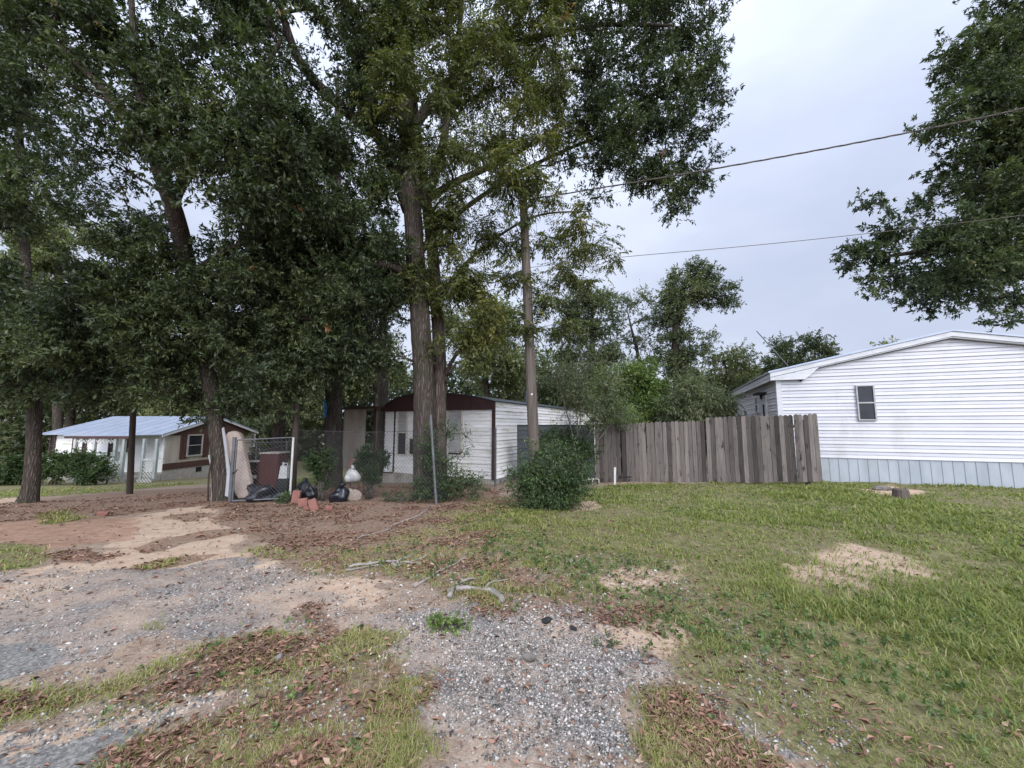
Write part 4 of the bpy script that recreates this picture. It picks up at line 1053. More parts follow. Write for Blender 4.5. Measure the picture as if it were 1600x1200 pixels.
# ------------------------------------------------------------------ brown and white house on the left
YH = 21.0; Ah = R(2.8)
C = P(252, 747, YH); zb = C.z - .05
hE = P(252, 677, YH).z - zb
lh = thing('brown_house', 'low white and brown house with a pale blue metal roof and lattice porch, far left', 'house', (C.x, YH, zb), -Ah)
Wh, Lh = 6.6, 6.6
Wf = wallfn((-Lh, 0, 0), (0, 0, 0), (0, -1, 0)); We = wallfn((0, 0, 0), (0, Wh, 0), (1, 0, 0))
h_rd = P(320, 652, YH + Wh / 2).z - zb
m = MB(); siding(m, Wf, .35, hE, hE, hE, Lh / 2, .15, .02); m.box(-Lh + .01, -.11, .11, Wh, .3, hE); m.build('wall', M_SIDING_OLD, lh)
h_bt, h_bb = P(252, 725, YH).z - zb, P(252, 735, YH).z - zb
m = MB(); ribbed(m, We, 0.02, Wh, h_bt, hE - .12, .4, -.004, .012)
m.obox(We, .02, Wh, h_bt, hE - .12, -.08, -.031)
for s in np.arange(.4, Wh, .4): m.obox(We, s, s + .03, h_bt, hE - .121, .0, .006)
m.build('side_wall', M_BEIGE, lh)
m = MB(); m.obox(We, .0, Wh, h_bb, h_bt - .002, -.05, .03); m.build('band', M_BROWNPANEL, lh)
ring = [(-.05, hE - .12), (Wh + .1, hE - .12), (Wh + .1, hE), (Wh / 2, h_rd), (-.05, hE)]
m = MB(); m.prism([We(s, z, .05) for s, z in ring], [We(s, z, -.02) for s, z in ring]); m.build('gable', M_BROWNPANEL, lh)
m = MB(); m.obox(We, 0.01, Wh, -.5, h_bb - .002, -.06, .0); m.obox(Wf, 0, Lh - .06, -.5, .345, -.1, -.02)
fd = m.build('foundation', M_BLOCK, lh)
m = MB(); m.obox(We, 2.1, 2.5, .12, .40, .001, .012); m.build('foundation_vent', M_BLACK, fd)
sl = (h_rd - hE) / (Wh / 2)
m = MB()
for sg in (0, 1):
    ys = (-.35, Wh / 2) if sg == 0 else (Wh + .35, Wh / 2); zs = (hE - .35 * sl + .02, h_rd + .02)
    ra = [Vector((-Lh - .25, ys[0], zs[0])), Vector((-Lh - .25, ys[1], zs[1])), Vector((-Lh - .25, ys[1], zs[1] + .05)), Vector((-Lh - .25, ys[0], zs[0] + .05))]
    m.prism(ra, [p + Vector((Lh + .45, 0, 0)) for p in ra])
    for xx in np.arange(-Lh, .1, .75):
        rb = [p + Vector((xx + Lh + .25, 0, .052)) for p in ra[:2]] + [p + Vector((xx + Lh + .25, 0, .016)) for p in ra[2:]]
        m.prism(rb, [p + Vector((.03, 0, 0)) for p in rb])
m.build('roof', M_METALROOF, lh)
m = MB()
for sg in (0, 1):
    ys = (-.35, Wh / 2) if sg == 0 else (Wh + .35, Wh / 2); zs = (hE - .35 * sl - .1, h_rd - .1)
    ra = [Vector((.16, ys[0], zs[0])), Vector((.16, ys[1], zs[1])), Vector((.16, ys[1], zs[1] + .115)), Vector((.16, ys[0], zs[0] + .115))]
    m.prism(ra, [p + Vector((.035, 0, 0)) for p in ra])
m.box(.04, .16, Wh + .02, Wh + .10, hE - 1.1, hE - .13)
m.build('fascia', M_FASCIA, lh)
def tH(px):
    k = (px - 800) / 604.4
    cx, cy = C.x, YH
    return (k * cy - cx) / (math.sin(Ah) - k * math.cos(Ah))
wo = window(lh, We, tH(294), tH(318), P(306, 711, YH + 2.7).z - zb, P(306, 678, YH + 2.7).z - zb, M_BLOCK, fw=.08)
for q in (tH(284), tH(319)):
    m = MB(); za_ = P(306, 714, YH + 2.7).z - zb
    for j in range(3): m.obox(We, q + j * .17, q + j * .17 + .13, za_, hE - .13, .0, .035)
    for zz_ in (za_ + .12, hE - .35): m.obox(We, q + .01, q + .46, zz_, zz_ + .09, .005, .03)
    m.build('shutter', M_BROWNPANEL, lh)
def sH(px, Y=YH):
    return Lh + ((px - 800) / 604.4 * Y - C.x)
for (a, b_, y0, y1) in ((72, 81, 715, 679), (110, 114, 714, 681), (127, 133, 714, 683), (170, 179, 714, 683), (197, 201, 707, 683)):
    window(lh, Wf, sH(a), sH(b_), P(a, y0, YH).z - zb, P(a, y1, YH).z - zb, M_BROWNPANEL, fw=.05)
# porch
Yp = YH - 1.9
xl, xr = (98 - 800) / 604.4 * Yp - C.x, .12
zp0, zp1 = P(180, 681.5, Yp).z - zb, hE - .10
m = MB()
ra = [Vector((xl, -1.9, zp0)), Vector((xl, -.02, zp1)), Vector((xl, -.02, zp1 + .05)), Vector((xl, -1.9, zp0 + .05))]
m.prism(ra, [p + Vector((xr - xl, 0, 0)) for p in ra])
porch = m.build('porch_roof', M_METALROOF, lh)
m = MB(); m.box(xl + .02, xr - .02, -1.88, -1.80, zp0 - .12, zp0 - .004); m.build('porch_shade_beam', M_BROWNPANEL, porch)  # dark brown beam stands in for the shaded underside of the porch roof
m = MB(); m.box(xl + .3, -.02, -1.85, -.03, -.3, .26); m.build('porch_floor', M_BLOCK, lh)
def lattice(mb, x0, x1, y, z0, z1, pitch=.16, w=.022):
    wx, hz = x1 - x0, z1 - z0
    for sg in (1, -1):
        c = -hz
        while c < wx + hz:
            a = (c, 0) if sg > 0 else (c, hz); b2 = (c + hz, hz) if sg > 0 else (c + hz, 0)
            t0 = max(0, -a[0] / hz); t1 = min(1, (wx - a[0]) / hz)
            if t1 > t0 + .02:
                pa = Vector((x0 + a[0] + hz * t0, y + sg * .006, z0 + a[1] + (b2[1] - a[1]) * t0)); pb_ = Vector((x0 + a[0] + hz * t1, y + sg * .006, z0 + a[1] + (b2[1] - a[1]) * t1))
                mb.tube([pa, pb_], w, 4)
            c += pitch
def px_x(px, Y=Yp): return (px - 800) / 604.4 * Y - C.x
for px in (115, 147, 182, 196, 250):
    m = MB(); x = px_x(px); m.box(x - .06, x + .06, -1.84, -1.72, .262, zp0 - .125); m.build('porch_post', M_MINT if px > 180 else M_WHITEPAINT, lh)
for (a, b_) in ((117, 146), (149, 181)):
    m = MB(); lattice(m, px_x(a), px_x(b_), -1.78, zp0 - .36, zp0 - .13); m.build('porch_frieze', M_WHITEPAINT, lh)
for (a, b_, y, za, zc_, cap) in ((163, 181, -1.78, .3, 1.1, 1), (184, 195, -1.78, .3, 1.1, 0), (230, 248, -1.78, .3, 1.15, 1), (226, 250, -1.9, -.25, .28, 0)):
    m = MB(); lattice(m, px_x(a), px_x(b_), y, za, zc_)
    if cap: m.box(px_x(a), px_x(b_), y - .04, y + .02, zc_ - .01, zc_ + .07)
    m.build('porch_lattice', M_WHITEPAINT, lh)
m = MB(); m.box(px_x(229) - .05, px_x(229) + .05, -1.84, -1.72, .262, zp0 - .125); m.build('porch_post', M_MINT, lh)
m = MB(); m.box(px_x(158), px_x(166), -1.4, -1.0, .262, 1.0); m.box(px_x(159), px_x(165), -1.35, -1.05, 1.0, 1.5); solo_ = m
o = m.build('porch_machine', M_WHITEPAINT, None); o.parent = None
o.location = lh.location; o.rotation_euler = lh.rotation_euler
tag(o, 'pale boxy appliance standing on the lattice porch', 'appliance')

# ------------------------------------------------------------------ wooden fence
def pickets(name, label, cat, a, b_, pz, tops, group=None, bw=.122, dogear=True, lean=0.0, seed=1):
    a, b_ = Vector(a), Vector(b_)
    d = Vector((b_.x - a.x, b_.y - a.y, 0)); L = d.length; d.normalize(); nrm = Vector((d.y, -d.x, 0))
    root = thing(name, label, cat, a, 0, group)
    rr = random.Random(seed); m = MB(); n = max(1, int(round(L / bw)))
    for i in range(n):
        s0 = L * i / n + .004; s1 = L * (i + 1) / n - .003 - rr.random() * .006
        f = (i + .5) / n
        zt = tops[0] * (1 - f) + tops[1] * f + rr.uniform(-.012, .012); z0 = pz[0] * (1 - f) + pz[1] * f + rr.uniform(-.02, .02)
        w = s1 - s0; o = rr.uniform(0, .008); dl = rr.gauss(0, .006)
        e = .035
        ring = [(s0, z0), (s1, z0), (s1 + dl, zt - e), (s1 + dl - w * .28, zt), (s0 + dl + w * .28, zt), (s0 + dl, zt - e)]
        ra = [Vector((a.x, a.y, 0)) + d * s + nrm * (o + .018) + Vector((0, 0, z)) for s, z in ring]
        m.prism(ra, [p - nrm * .018 for p in ra], rr.random())
    m.build('pickets', M_WOOD, root, a, tint=True)
    for f in (.16, .82):
        m = MB()
        z0 = pz[0] + (tops[0] - pz[0]) * f; z1 = pz[1] + (tops[1] - pz[1]) * f
        p0 = Vector((a.x, a.y, z0)) - nrm * .03; p1 = p0 + d * L; p1.z = z1
        vs = [p + nrm * q + Vector((0, 0, z)) for p in (p0, p1) for z in (-.04, .04) for q in (-.02, .02)]
        m.add(vs, [(0, 1, 3, 2), (4, 6, 7, 5), (0, 4, 5, 1), (2, 3, 7, 6), (0, 2, 6, 4), (1, 5, 7, 3)])
        m.build('rail', M_WOOD, root, a, tint=True)
    for s in (.1, max(.2, L - .32)):
        m = MB(); p = Vector((a.x, a.y, pz[0])) + d * s - nrm * .1
        m.box(p.x - .045, p.x + .045, p.y - .045, p.y + .045, pz[0] - .3, tops[0] - .08, .3); m.build('post', M_WOOD, root, a, tint=True)
    return root
Y0, Y1, Y2 = 12.05, 11.75, 11.0
def fp(px, py, Y): return P(px, py, Y)
a = fp(931, 753, Y0); b_ = fp(971, 753, Y0 - .05)
pickets('fence_panel', 'narrow reddish end strip of the wooden fence, next to the dark sheet-metal panel', 'fence', a, b_, (a.z - .03, b_.z - .03), (fp(931, 662, Y0).z, fp(971, 661, Y0).z), seed=2)
a = fp(973, 754, Y0 - .05); b_ = fp(1105, 755, Y1)
gate = pickets('wooden_gate', 'weathered grey wooden yard gate with black strap hinges, the lower middle length of the fence', 'gate', a, b_, (a.z - .01, b_.z - .01), (fp(973, 661, Y0).z, fp(1105, 657, Y1).z), seed=3)
for py in (671, 745):
    q = fp(971, py, Y0 - .10); m = MB(); m.box(q.x - .08, q.x + .30, q.y - .012, q.y + .0, q.z - .018, q.z + .018); m.box(q.x - .03, q.x + .03, q.y - .016, q.y + .01, q.z - .05, q.z + .05)
    m.build('hinge', M_BLACK, gate, a)
a = fp(1107, 755, Y1 - .05); b_ = fp(1285, 751, Y2)
pickets('fence_panel', 'tall grey picket panel ending in front of the white house', 'fence', a, b_, (a.z - .01, b_.z - .01), (fp(1107, 652, Y1).z, fp(1275, 646.5, Y2).z), seed=4)
# dark sheet-metal panel
a = fp(808, 752, 12.3); b_ = fp(930, 753, 12.12)
Wm = wallfn((a.x, a.y, 0), (b_.x, b_.y, 0), (0, -1, 0)); zt = fp(870, 665, 12.2).z
sp = thing('metal_fence_panel', 'dark blue-green horizontal sheet-metal panel behind the wispy shrub', 'fence', a)
m = MB(); siding(m, Wm, a.z - .1, zt, zt, zt, Wm.L / 2, .14, .02); m.build('sheet', M_DARKSHEET, sp, a)
m = MB(); m.obox(Wm, 0, Wm.L, zt, zt + .03, -.06, .03); m.build('cap_rail', M_DARKSHEET, sp, a)
# white strip, block
q = G(960, 757); q.y -= .05
m = MB(); m.box(-.03, .03, -.01, .01, 0, .5, M=Matrix.Translation(q) @ Matrix.Rotation(R(2), 4, 'Y')); solo(m, 'white_stake', M_WHITEPAINT, 'short white board standing against the low fence strip', 'board', q)
q = G(925, 756)
m = MB(); m.box(-.2, .2, -.1, .1, .13, .16, M=Matrix.Translation(q))
for x in (-.2, -.015, .17): m.box(x, x + .03, -.1, .1, -.02, .13, M=Matrix.Translation(q))
m.box(-.17, .17, .07, .1, -.02, .13, M=Matrix.Translation(q))
solo(m, 'concrete_block', M_BLOCK, 'hollow grey concrete block on its side at the foot of the dark panel', 'block', q)

# ------------------------------------------------------------------ poles and wires
def pole(name, label, pts, mt, sides=14):
    b = Vector(pts[0][0]); root = thing(name, label, 'pole', b)
    m = MB(); n = 26
    p0, p1 = Vector(pts[0][0]), Vector(pts[1][0]); r0, r1 = pts[0][1], pts[1][1]
    m.tube([p0.lerp(p1, i / n) for i in range(n + 1)], [r0 + (r1 - r0) * i / n for i in range(n + 1)], sides, .015)
    m.build('shaft', mt, root, b, True)
    return root
b = G(838, 775); Dq = b.y; b = P(838, 772, Dq); bot = Vector((b.x, Dq, float(gz(b.x, Dq)) - .2))
tp = P(816.5, 284, Dq)
up = pole('utility_pole', 'tall grey-brown wooden utility pole rising from the green bush', [(bot, sz(9.2, Dq)), (tp, sz(6.3, Dq))], M_POLE)
q = bot.lerp(tp, .955); m = MB(); m.tube([q + Vector((.1, -.06, 0)), q + Vector((.2, -.06, .02))], .03, 8); m.tube([q + Vector((.19, -.06, -.06)), q + Vector((.19, -.06, .09))], .04, 8); m.build('insulator', M_BLOCK, up, bot)
q = bot.lerp(tp, .32); m = MB(); m.box(q.x - .03, q.x + .02, q.y - .14, q.y - .10, q.z - .02, q.z + .02); m.build('tag', M_WHITEPAINT, up, bot)
def wire(name, label, pts, r, twist=False):
    m = MB(); n = 90; P0 = [Vector(p) for p in pts]
    def cr(t):
        t *= len(P0) - 1; i = min(int(t), len(P0) - 2); s = t - i
        a, b, c, d = P0[max(i - 1, 0)], P0[i], P0[i + 1], P0[min(i + 2, len(P0) - 1)]
        return .5 * ((2 * b) + (c - a) * s + (2 * a - 5 * b + 4 * c - d) * s * s + (3 * b - a - 3 * c + d) * s ** 3)
    path = [cr(i / n) for i in range(n + 1)]
    if twist:
        for ph in (0, 2.1, 4.2):
            m.tube([p + Vector((0, math.cos(i * .75 + ph), math.sin(i * .75 + ph))) * .011 for i, p in enumerate(path)], r, 4)
    else: m.tube(path, r, 5)
    return solo(m, name, M_CABLE, label, 'cable', path[0], smooth_=True)
wire('power_cable', 'upper twisted brown power cable rising to the right from the utility pole', [P(826, 312, Dq - .15), P(1050, 275, 8.0), P(1270, 236, 7.6), P(1455, 200, 7.2), P(1600, 169, 6.9), P(1900, 95, 6.3)], .0075, True)
wire('telephone_cable', 'lower single thin cable crossing to the right below the twisted one', [P(828, 418, Dq - .16), P(970, 402, 8.1), P(1140, 387, 7.8), P(1300, 371, 7.5), P(1450, 354, 7.2), P(1600, 336, 6.9), P(1900, 295, 6.4)], .0065)
b = G(203, 772); bot = Vector((b.x, b.y, b.z - .2)); tp = P(216, 560, b.y)
pole('dark_wood_pole', 'plain dark wooden pole standing before the porch of the brown house', [(bot, sz(4.1, b.y)), (P(216, 470, b.y), sz(3.3, b.y))], M_DARKPOST)

# ------------------------------------------------------------------ chain-link fence and gate
def link_mesh(a, b_, h0, h1, pitch=.09, r=.0022):
    """woven wire between two ground points, from h0 to h1 above them"""
    a, b_ = Vector(a), Vector(b_); L = (b_ - a).length; H = h1 - h0
    m = MB()
    for sg in (1, -1):
        c = -H
        while c < L:
            x0, x1 = max(c, 0), min(c + H, L)
            if x1 - x0 > .03:
                q0, q1 = (x0 - c), (x1 - c)
                if sg < 0: q0, q1 = H - q0, H - q1
                pa, pb_ = a.lerp(b_, x0 / L), a.lerp(b_, x1 / L)
                off = Vector((0, sg * .002, 0))
                m.tube([pa + off + Vector((0, 0, h0 + q0)), pb_ + off + Vector((0, 0, h0 + q1))], r, 3, cap=False)
            c += pitch
    return m
# gate
pa, pb_ = G(363, 787), G(453, 779)
pb_.y = pa.y + .15; pb_ = P(453, 777, pb_.y)
pa = P(363, 784, pa.y); Dg = pa.y
hg = sz(93, Dg)
gt = thing('chain_link_gate', 'leaning chain-link gate in a pipe frame, closing off the black bags', 'gate', pa)
m = link_mesh(pa, pb_, .04, hg - .05); m.build('wire_mesh', M_WIRE, gt, pa)
m = MB(); z = Vector((0, 0, 1))
pr = [pa + z * .02, pa + z * hg, pa + z * (hg + .02) + Vector((.03, 0, 0)), P(400, 693, Dg)]
m.tube([pa + z * .02, pa + z * hg], .02, 8); m.tube([pa + z * .02, pb_ + z * -.02], .02, 8); m.tube([pa + z * hg, pb_ + z * (hg - .02)], .018, 8)
m.build('gate_frame', M_GALV, gt, pa)
m = MB(); m.tube([pb_ + z * -.02, pb_ + z * (hg - .02)], .026, 8); m.build('end_pipe', M_WHITEPAINT, gt, pa)
q = pa + z * (hg * .46); m = MB(); m.tube([q + Vector((-.03, -.03, 0)), q + Vector((.06, -.05, .03)), q + Vector((.1, -.05, .10))], .012, 6); m.build('latch', M_BLACK, gt, pa)
q = P(359, 785, Dg); m = MB(); m.tube([q, q + z * sz(97, Dg)], .042, 10); m.tube([q + z * sz(97, Dg), q + z * (sz(97, Dg) + .02)], .05, 10)
solo(m, 'gate_post', M_GALV, 'grey pipe post on the hinge side of the chain-link gate', 'post', q, smooth_=False)
# wooden post
q = G(457, 775); q = P(457, 773, Dg + .3)
m = MB(); m.tube([q + z * -.1, P(460, 700, q.y), P(464, 630, q.y)], [.085, .08, .07], 9, .06); solo(m, 'wooden_post', M_DARKPOST, 'rough dark wooden post just right of the white gate pipe', 'post', q, smooth_=True)
# long run: wooden post -> post at oak -> corner of the trailer
cf = thing('chain_link_fence', 'sagging chain-link fence running from the wooden post past the thick oak to the trailer', 'fence', q)
o0 = q.copy(); p1 = G(682, 788); p2 = P(774, 757, 11.6); pm = P(560, 775, (q.y + p1.y) / 2)
hm = sz(112, p1.y)
wmesh = MB()
for a, b_ in ((q, p1), (p1, p2)):
    t = link_mesh(a, b_, .05, hm - .02, .09, .0022); wmesh.add(t.v, t.f)
wmesh.build('wire_mesh', M_WIRE, cf, o0)
m = MB(); m.tube([p1 + z * -.05, P(673, 648, p1.y)], .03, 8); m.build('fence_post', M_GALV, cf, o0)
m = MB(); m.tube([p2 + z * -.05, p2 + z * (hm + .05)], .03, 8); m.build('fence_post', M_GALV, cf, o0)
m = MB(); m.tube([q + z * hm, q.lerp(p1, .5) + z * (hm - .06), p1 + z * hm], .004, 4); m.tube([p1 + z * hm, p2 + z * hm], .004, 4); m.build('tension_wire', M_WIRE, cf, o0)
# rear run seen through the gate
a, b_ = P(372, 735, 12.6), P(452, 735, 12.9); a.z = float(gz(a.x, a.y)); b_.z = float(gz(b_.x, b_.y))
rf_ = thing('chain_link_fence', 'rear stretch of chain-link fence with pipe top rail, seen beyond the gate', 'fence', a)
ht = P(400, 692, 12.7).z - a.z
m = link_mesh(a, b_, .05, ht - .03, .09, .002); m.build('wire_mesh', M_WIRE, rf_, a)
m = MB(); m.tube([a + z * ht, b_ + z * ht], .02, 7); m.tube([a + z * ht * .75, b_ + z * (ht * .95)], .012, 6); m.build('top_rail', M_GALV, rf_, a)
for px in (399, 446):
    c = P(px, 735, 12.75); m = MB(); m.tube([Vector((c.x, c.y, a.z - .1)), Vector((c.x, c.y, a.z + ht + .05))], .03, 8); m.build('fence_post', M_GALV, rf_, a)
# two stakes by the bent oak
q = G(331, 783); m = MB(); m.tube([q + z * -.05, P(334, 745, q.y), P(327, 711, q.y)], [.028, .03, .03], 6); solo(m, 'broken_post', M_SHEETWHITE, 'pale broken stake leaning at the left of the bent oak', 'post', q)
q = G(325, 784); m = MB(); m.tube([q + z * -.05, P(326, 745, q.y), P(332, 712, q.y - .05)], [.025, .022, .02], 6); solo(m, 'broken_post', M_DARKPOST, 'dark thin stake behind the pale broken one', 'post', q)

# ------------------------------------------------------------------ clutter by the gate
def slab(outline, Y, th, mt, name, label, cat, lean=.3, curve=0, parts=None):
    """a slab whose outline is given as seen from the drive, leaning back from its foot"""
    zs = [P(px, py, Y).z for px, py in outline]; zmin = min(zs)
    ra = []
    for (px, py), zz_ in zip(outline, zs):
        yy = Y + (zz_ - zmin) * lean + curve * math.sin((zz_ - zmin) * 2.2)
        ra.append(P(px, py, yy))
    m = MB(); m.prism(ra, [p + Vector((.01, th, 0)) for p in ra][:])
    base_ = P(sum(p[0] for p in outline) / len(outline), max(p[1] for p in outline), Y)
    o = solo(m, name, mt, label, cat, base_)
    bv = o.modifiers.new('edge', 'BEVEL'); bv.width = min(.03, th * .3); bv.segments = 2; bv.limit_method = 'ANGLE'
    return o
slab([(372, 779), (366, 770), (361, 735), (352, 688), (352, 680), (356, 675), (364, 673), (372, 676), (376, 683), (384, 720), (393, 765), (391, 773), (384, 778)], Dg + .35, .13, M_FOAM, 'foam_mattress', 'long dusty beige foam slab with rounded ends leaning behind the gate', 'mattress', .12)
slab([(351, 775), (354, 740), (350, 700), (346, 670), (349, 667), (353, 690), (358, 730), (361, 778)], Dg + .15, .03, M_SHEETWHITE, 'bent_panel', 'bent pale grey sheet leaning on the bent oak', 'panel', .15, .05)
Yk = Dg + 1.0
def zk(py, Y=Yk): return P(430, py, Y).z
x0, x1 = P(405, 740, Yk).x, P(434, 740, Yk).x
gk = float(gz(x0, Yk)) - .02
cab = thing('cabinet', 'upright maroon wooden cabinet behind the chain-link gate', 'cabinet', (x0, Yk, gk))
m = MB(); m.box(x0, x1, Yk, Yk + .45, gk, zk(709)); m.build('body', M_CABINET, cab, cab.location)
m = MB(); m.box(x0 - .01, x1 + .04, Yk - .03, Yk + .47, zk(709) + .002, zk(709) + .035); m.build('top', M_BLOCK, cab, cab.location)
m = MB(); m.box(x0 + .03, x1 - .03, Yk - .018, Yk - .002, gk + .1, zk(713)); m.build('door', M_CABINET, cab, cab.location)
x2, x3 = P(386, 740, Yk + .5).x, P(404, 740, Yk + .5).x
shelf = thing('open_shelf', 'low maroon open shelf left of the upright cabinet', 'shelf', (x2, Yk + .5, gk))
m = MB(); yy = Yk + .5
m.box(x2, x2 + .04, yy, yy + .3, gk, zk(722, yy)); m.box(x3 - .04, x3, yy, yy + .3, gk, zk(722, yy)); m.box(x2 + .04, x3 - .04, yy + .27, yy + .3, gk, zk(722, yy))
m.build('frame', M_CABINET, shelf, shelf.location)
for py in (762, 748, 735):
    m = MB(); m.box(x2 + .04, x3 - .04, yy, yy + .268, zk(py, yy) - .02, zk(py, yy)); m.build('board', M_CABINET, shelf, shelf.location)
m = MB(); m.box(x2 - .02, x3 + .01, yy - .02, yy + .32, zk(722, yy), zk(722, yy) + .03); m.build('top', M_BLOCK, shelf, shelf.location)
for px, py, s_ in ((394, 745, .05), (399, 745, .04), (393, 760, .05), (400, 760, .035)):
    c = P(px, py, yy + .1); m = MB(); m.tube([Vector((c.x, c.y, zk(748 if py < 750 else 762, yy))), Vector((c.x, c.y, zk(748 if py < 750 else 762, yy) + s_ * 2))], [s_, s_ * .8], 8)
    solo(m, 'white_jar', M_WHITEPAINT, 'small white jar on the upper board of the open shelf' if py < 750 else 'small white jar on the lower board of the open shelf', 'jar', (c.x, c.y, zk(748 if py < 750 else 762, yy)), group='jars on the open shelf')
c = P(440, 748, Dg + .75); g0 = float(gz(c.x, c.y))
crate = MB(); crate.box(c.x - .14, c.x + .16, c.y, c.y + .3, g0, c.z - .004); crate_o = solo(crate, 'dark_box', M_BLACK, 'black box under the white jug beside the maroon cabinet', 'box', (c.x, c.y, g0))
jug = thing('white_jug', 'white plastic jug standing on the black box beside the maroon cabinet', 'jug', c)
m = MB(); hj = sz(19, c.y); m.prism([Vector((c.x + a, c.y + b2, c.z)) for a, b2 in ((-.11, .03), (.11, .03), (.11, .2), (-.11, .2))], [Vector((c.x + a, c.y + b2, c.z + hj)) for a, b2 in ((-.08, .05), (.10, .05), (.10, .18), (-.08, .18))]); m.build('body', M_WHITEBAG, jug, c)
m = MB(); m.tube([c + Vector((-.04, .11, hj)), c + Vector((-.04, .11, hj + .09))], .03, 8); m.tube([c + Vector((-.01, .11, hj + .06)), c + Vector((.06, .11, hj + .07)), c + Vector((.08, .11, hj))], .013, 6); m.build('neck', M_WHITEBAG, jug, c)

def bag(px, py, Y, w, h, mt, label, seed, name='trash_bag', cat='bag', dep=.8, group=None, raise_=False, knot=False):
    c = P(px, py, Y); g0 = float(gz(c.x, c.y)) - .02
    base_z = c.z - sz(h, Y) / 2 if raise_ else g0
    rx, rz = sz(w, Y) / 2, sz(h, Y) / 2
    m = MB(); m.blob((c.x, c.y, base_z + rz * .75), rx, rx * dep, rz * 1.15, seed, .3, 26, 18, 3.0, flat=base_z)
    if knot: m.tube([(c.x, c.y, base_z + rz * 1.7), (c.x + .02, c.y, base_z + rz * 2.0), (c.x + .06, c.y - .02, base_z + rz * 2.25)], [.06, .025, .07], 7)
    return solo(m, name, mt, label, cat, (c.x, c.y, base_z), group, True)
bag(410, 767, Dg + .35, 44, 28, M_BAG, 'widest black bag, slumped behind the gate against the foam slab', 1)
bag(438, 772, Dg + .28, 24, 18, M_BAG, 'low flat black bag by the white gate pipe', 2)
bag(474, 757, Dg + .8, 28, 26, M_BAG, 'black bag between the wooden post and the loose bush', 3, knot=True)
bag(488, 764, Dg + .6, 20, 20, M_BAG, 'small black bag under the left edge of the loose bush', 4)
bag(533, 758, 9.4, 27, 26, M_BAG, 'black bag leaning below the brown chair', 5, knot=True)
bag(549, 742, 9.7, 23, 20, M_WHITEBAG, 'knotted white bag lying on the tan sack', 6, raise_=True, knot=True)
bag(551, 759, 9.6, 20, 19, M_FOAM, 'dirty tan sack under the white bag', 7, 'tan_sack', 'sack')
# brown chair
q = P(545, 766, 10.6); g0 = float(gz(q.x, q.y)); zc = lambda py: P(545, py, 10.6).z
xa, xb = P(538, 740, 10.6).x, P(562, 740, 10.6).x
ch = thing('wooden_chair', 'old reddish-brown wooden chair half hidden behind the bags and round bush', 'chair', (xa, 10.6, g0))
def cpart(nm, pts, r):
    m = MB(); m.tube(pts, r, 6); m.build(nm, M_BRICK, ch, ch.location)
zs_ = g0 + .45
m = MB(); m.box(xa, xb, 10.6, 11.0, zs_, zs_ + .035); m.build('seat', M_CABINET, ch, ch.location)
for x, y in ((xa + .02, 10.62), (xb - .02, 10.62), (xa + .02, 10.98), (xb - .02, 10.98)): cpart('leg', [(x, y, g0 - .02), (x, y, zs_)], .02)
for x in (xa + .02, xb - .02): cpart('back_post', [(x, 10.97, zs_ + .03), (x - .03, 11.02, zc(719))], .02)
for f in (.5, .95):
    zz_ = zs_ + (zc(719) - zs_) * f; cpart('back_rail', [(xa, 11.0, zz_), (xb, 11.0, zz_)], .025)
# red blocks
rr = random.Random(5)
for i, (px, py, w, h, tilt, lb) in enumerate(((461, 786, 11, 20, 8, 'tall red block standing on end nearest the gate post'), (474, 792, 13, 14, -6, 'square red block propped against the tall one'), (493, 797, 11, 19, -22, 'tilted red block standing apart on the right'), (481, 797, 13, 7, 3, 'flat red block half sunk between the upright ones'), (514, 797, 10, 8, 5, 'small flat red block beside the tilted one'), (160, 806, 12, 8, 10, 'lone red brick lying on the orange dirt at left'))):
    q = G(px, py); W_, H_ = sz(w, q.y), sz(h, q.y)
    m = MB(); M_ = Matrix.Translation(q + Vector((0, 0, -.02))) @ Matrix.Rotation(R(tilt), 4, 'Y') @ Matrix.Rotation(R(rr.uniform(-35, 35)), 4, 'Z')
    m.box(-W_ / 2, W_ / 2, -W_ * .35, W_ * .35, 0, H_, M=M_)
    o = solo(m, 'red_block', M_BRICK, lb, 'brick', q, 'red concrete blocks on the ground')
    bv = o.modifiers.new('edge', 'BEVEL'); bv.width = .012; bv.segments = 2
# blue scrap
q = P(507, 652, 13.1); m = MB(); ra = [P(505, 652, 13.1), P(509, 652, 13.1), P(511, 636, 13.1), P(508, 624, 13.1), P(506, 626, 13.1), P(507, 640, 13.1)]
m.prism(ra, [p + Vector((0, .02, 0)) for p in ra]); solo(m, 'blue_tarp', M_BLUE, 'narrow strip of blue tarp hanging by the grey-barked trunk', 'tarp', q)
# rock and stump on the right lawn
q = G(1378, 766); m = MB(); m.blob(q + z * .05, .22, .16, .10, 8, .2, 14, 8); solo(m, 'dark_rock', M_ROCK, 'dark humped rock on the bare patch of lawn near the white house', 'rock', q)
q = G(1408, 778); m = MB(); m.tube([q + z * -.05, q + z * .09, q + z * .19, q + z * .205], [.16, .145, .14, .12], 14, .04); solo(m, 'tree_stump', M_POLE, 'short grey cut stump beside the dark rock on the lawn', 'stump', q)
q = G(722, 757)

